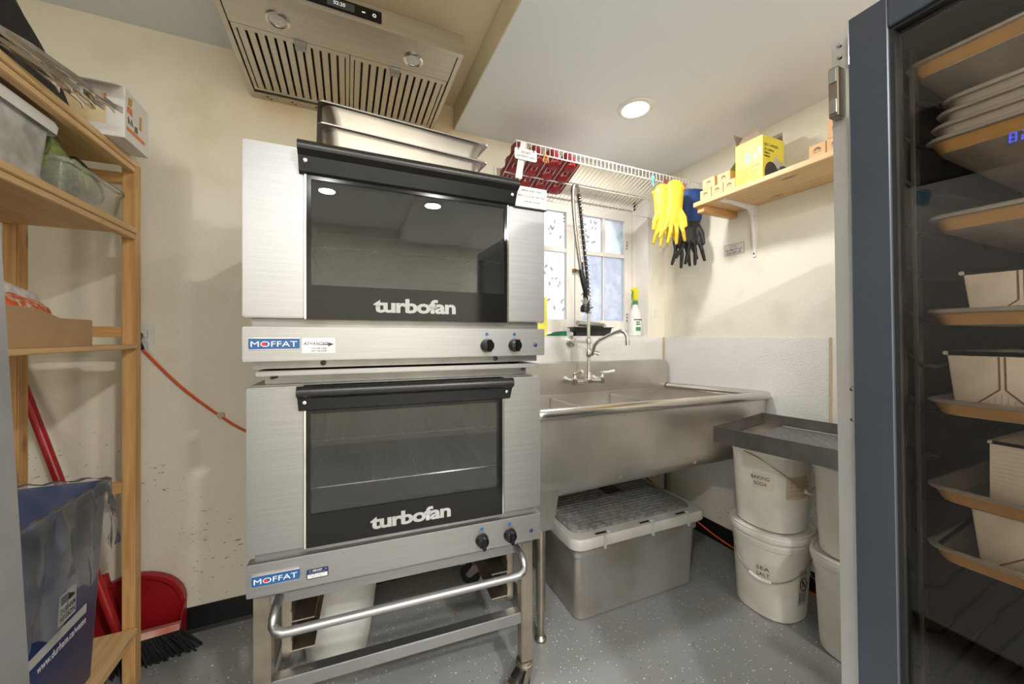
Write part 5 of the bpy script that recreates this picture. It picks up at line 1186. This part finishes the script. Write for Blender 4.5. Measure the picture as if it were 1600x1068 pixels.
for a in ((yA - fw - .006, yA - fw, PB + fw, PT - fw), (yB_ + fw, yB_ + fw + .006, PB + fw, PT - fw), (yB_ + fw + .006, yA - fw - .006, PT - fw - .006, PT - fw), (yB_ + fw + .006, yA - fw - .006, PB + fw, PB + fw + .006)): box(bm, -.028, -.004, *a)
obj('gasket', bm, BLACKR, dd, smooth=False)
obj('pane', bbox(-.020, -.015, yB_ + fw + .003, yA - fw - .003, PB + fw + .003, PT - fw - .003, .0003), PROOFGL, dd)
# latch and screws on the steel edge
lt = obj('latch', bbox(-.022, -.0005, .013, .029, 1.600, 1.692, .002), STEELD, pc)
for z0, z1 in ((1.606, 1.632), (1.662, 1.688)): obj('latch_plate', bbox(-.0245, -.0222, .015, .027, z0, z1, .001), CHROME, lt)
for z in (1.738, 1.716, 1.105, 1.050):
    bm = BM(); lathe(bm, [(.001, -.0035), (.0035, -.003), (.005, 0)], 12, (-.0002, .020 if z > 1.5 else .0085, z), 'x'); obj('screw', bm, CHROME, pc)
# inside: slides, sheet pans, loaf pans
bm = BM(); tube(bm, [(.03, -.040, 0), (.05, -.046, .0), (.055, -.060, -.022), (.08, -.070, -.026), (.30, -.066, -.010), (.34, -.062, -.022), (.37, -.062, -.010), (.64, -.062, -.010), (.64, -.040, 0)], .0035, 6); slide = obj('wire_slide', bm, BLACKM, pc); slide.location.z = 1.62
zs = [1.62 - k * .0745 for k in range(19)]
for z in zs[1:]: inst('wire_slide', slide, pc, (0, 0, z))
for z in zs: inst('wire_slide', slide, pc, (0, -PW, z), None, (1, -1, 1))
for yy in (-.060, -PW + .052):
    for xx in (.05, .60): obj('slide_upright', bbox(xx, xx + .018, yy, yy + .006, PB + .06, PT - .06, .001), DARKST, pc)
def sheet_pan(z, label, xo=.085, yo=-.072, w_=.50, l_=.53, grp='sheet pans in the proofing cabinet', side=None):
    t = thing('sheet_pan', label, 'sheet pan', (PF - .034 + xo, .363 + yo, z), group=grp); bm = BM()
    def rg(e, zz): return [(a, b, zz) for a, b in rrect(e, l_ - e, -w_ + e, -e, .022, 4)]
    loft(bm, [rg(.014, 0), rg(.006, .018), rg(.004, .0205), rg(.000, .020), rg(-.0015, .0235), rg(.001, .0265), rg(.006, .0255), rg(.009, .019), rg(.017, .002)], True, True)
    b = obj('pan_body', bm, ALU, t, ang=60)
    bm = BM(); loft(bm, [rg(.0125, .001), rg(.0048, .0185)], False, False); obj('browned_side', bm, side or ALUB, t)
    return t
def loaf_pan(z, y0, x, label, w_=.118, h_=.083, l_=.25):
    t = thing('loaf_pan', label, 'loaf pan', (PF - .034 + x, .363 + y0, z), group='loaf pans in the proofing cabinet'); bm = BM(); tp = .008
    def rg(e, zz): return [(a, b, zz) for a, b in rrect(e, l_ - e, -w_ + e, -e, .006, 2)]
    loft(bm, [rg(tp, 0), rg(0, h_), rg(.0025, h_), rg(tp + .002, .003)], True, True); obj('pan_body', bm, PANM, t)
    bm = BM(); tube(bm, [(0, 0, h_), (l_, 0, h_), (l_, -w_, h_), (0, -w_, h_)], .0036, 8, close=True); obj('wired_rim', bm, ALU, t)
    c = -w_ / 2; s_ = tp / h_                                # folded end: seam line and triangular gusset
    def q(y, zz, o=.0008): return Vector((tp - s_ * zz - o, y, zz))
    bm = BM(); prf = .0011
    for a, b in ((q(c + .002, h_ - .004), q(c + .002, h_ * .42)), (q(c - .004, h_ - .004), q(c - .004, h_ * .42)), (q(c + .002, h_ * .42), q(c + .036, .004)), (q(c - .004, h_ * .42), q(c - .036, .004))): tube(bm, [a, b], prf, 5)
    obj('fold_seam', bm, BROWND, t)
    bm = BM()
    for k in range(9): y = c - .026 + k * .0065; hh = h_ * .40 * (1 - abs(y - c + .001) / .036) * .9; tube(bm, [q(y, .004, .0005), q(y, max(.006, hh), .0005)], .0009, 4)
    obj('fold_pleats', bm, PANM, t)
    return t
sheet_pan(1.640, 'topmost browned sheet pan inside the proofing cabinet', .085, -.045)
for k in range(4): sheet_pan(1.500 + k * .0215, ['lowest', 'second lowest', 'second highest', 'highest'][k] + ' sheet pan in the nested stack inside the cabinet', .085 + .004 * k, -.070 - .005 * k, side=ALU if k else None)
sheet_pan(1.372, 'empty sheet pan below the nested stack in the cabinet')
sheet_pan(1.218, 'sheet pan carrying the highest loaf pan in the cabinet'); loaf_pan(1.2215, -.100, .135, 'loaf pan on the highest loaded sheet pan in the cabinet')
sheet_pan(1.072, 'sheet pan carrying the second highest loaf pan in the cabinet'); loaf_pan(1.0755, -.082, .135, 'loaf pan with browned stain on the second loaded sheet pan', h_=.096)
sheet_pan(.930, 'sheet pan carrying the ribbed pan in the cabinet'); sheet_pan(.832, 'lowest sheet pan in the proofing cabinet'); loaf_pan(.8355, -.110, .130, 'loaf pan with folded end on the lowest sheet pan', h_=.088, w_=.13)
t = thing('ribbed_pan', 'ribbed straight sided loaf pan on a sheet pan in the cabinet', 'loaf pan', (PF + .101, .363 - .130, .9335)); bm = BM()
box(bm, 0, .28, -.125, 0, 0, .098); obj('pan_body', bm, PANM, t, smooth=False)
bm = BM(); box(bm, -.001, 0, -.1245, -.0005, .003, .006); rib = obj('rib', bm, PANM, t, smooth=False)
for k in range(1, 14): inst('rib', rib, t, (0, 0, k * .0066))
bm = BM(); tube(bm, [(0, 0, .0985), (.28, 0, .0985), (.28, -.125, .0985), (0, -.125, .0985)], .003, 6, close=True); obj('wired_rim', bm, ALU, t)
for cx_, cy in ((.06, -.06), (PD - .06, -.06), (.06, -PW + .06), (PD - .06, -PW + .06)):
    bm = BM(); lathe(bm, [(.012, -.016), (.046, -.016), (.05, 0), (.046, .016), (.012, .016)], 20, (cx_, cy, .052), 'y'); box(bm, cx_ - .025, cx_ + .025, cy - .025, cy + .025, .098, PB - .001); obj('caster', bm, BLACKM, pc)
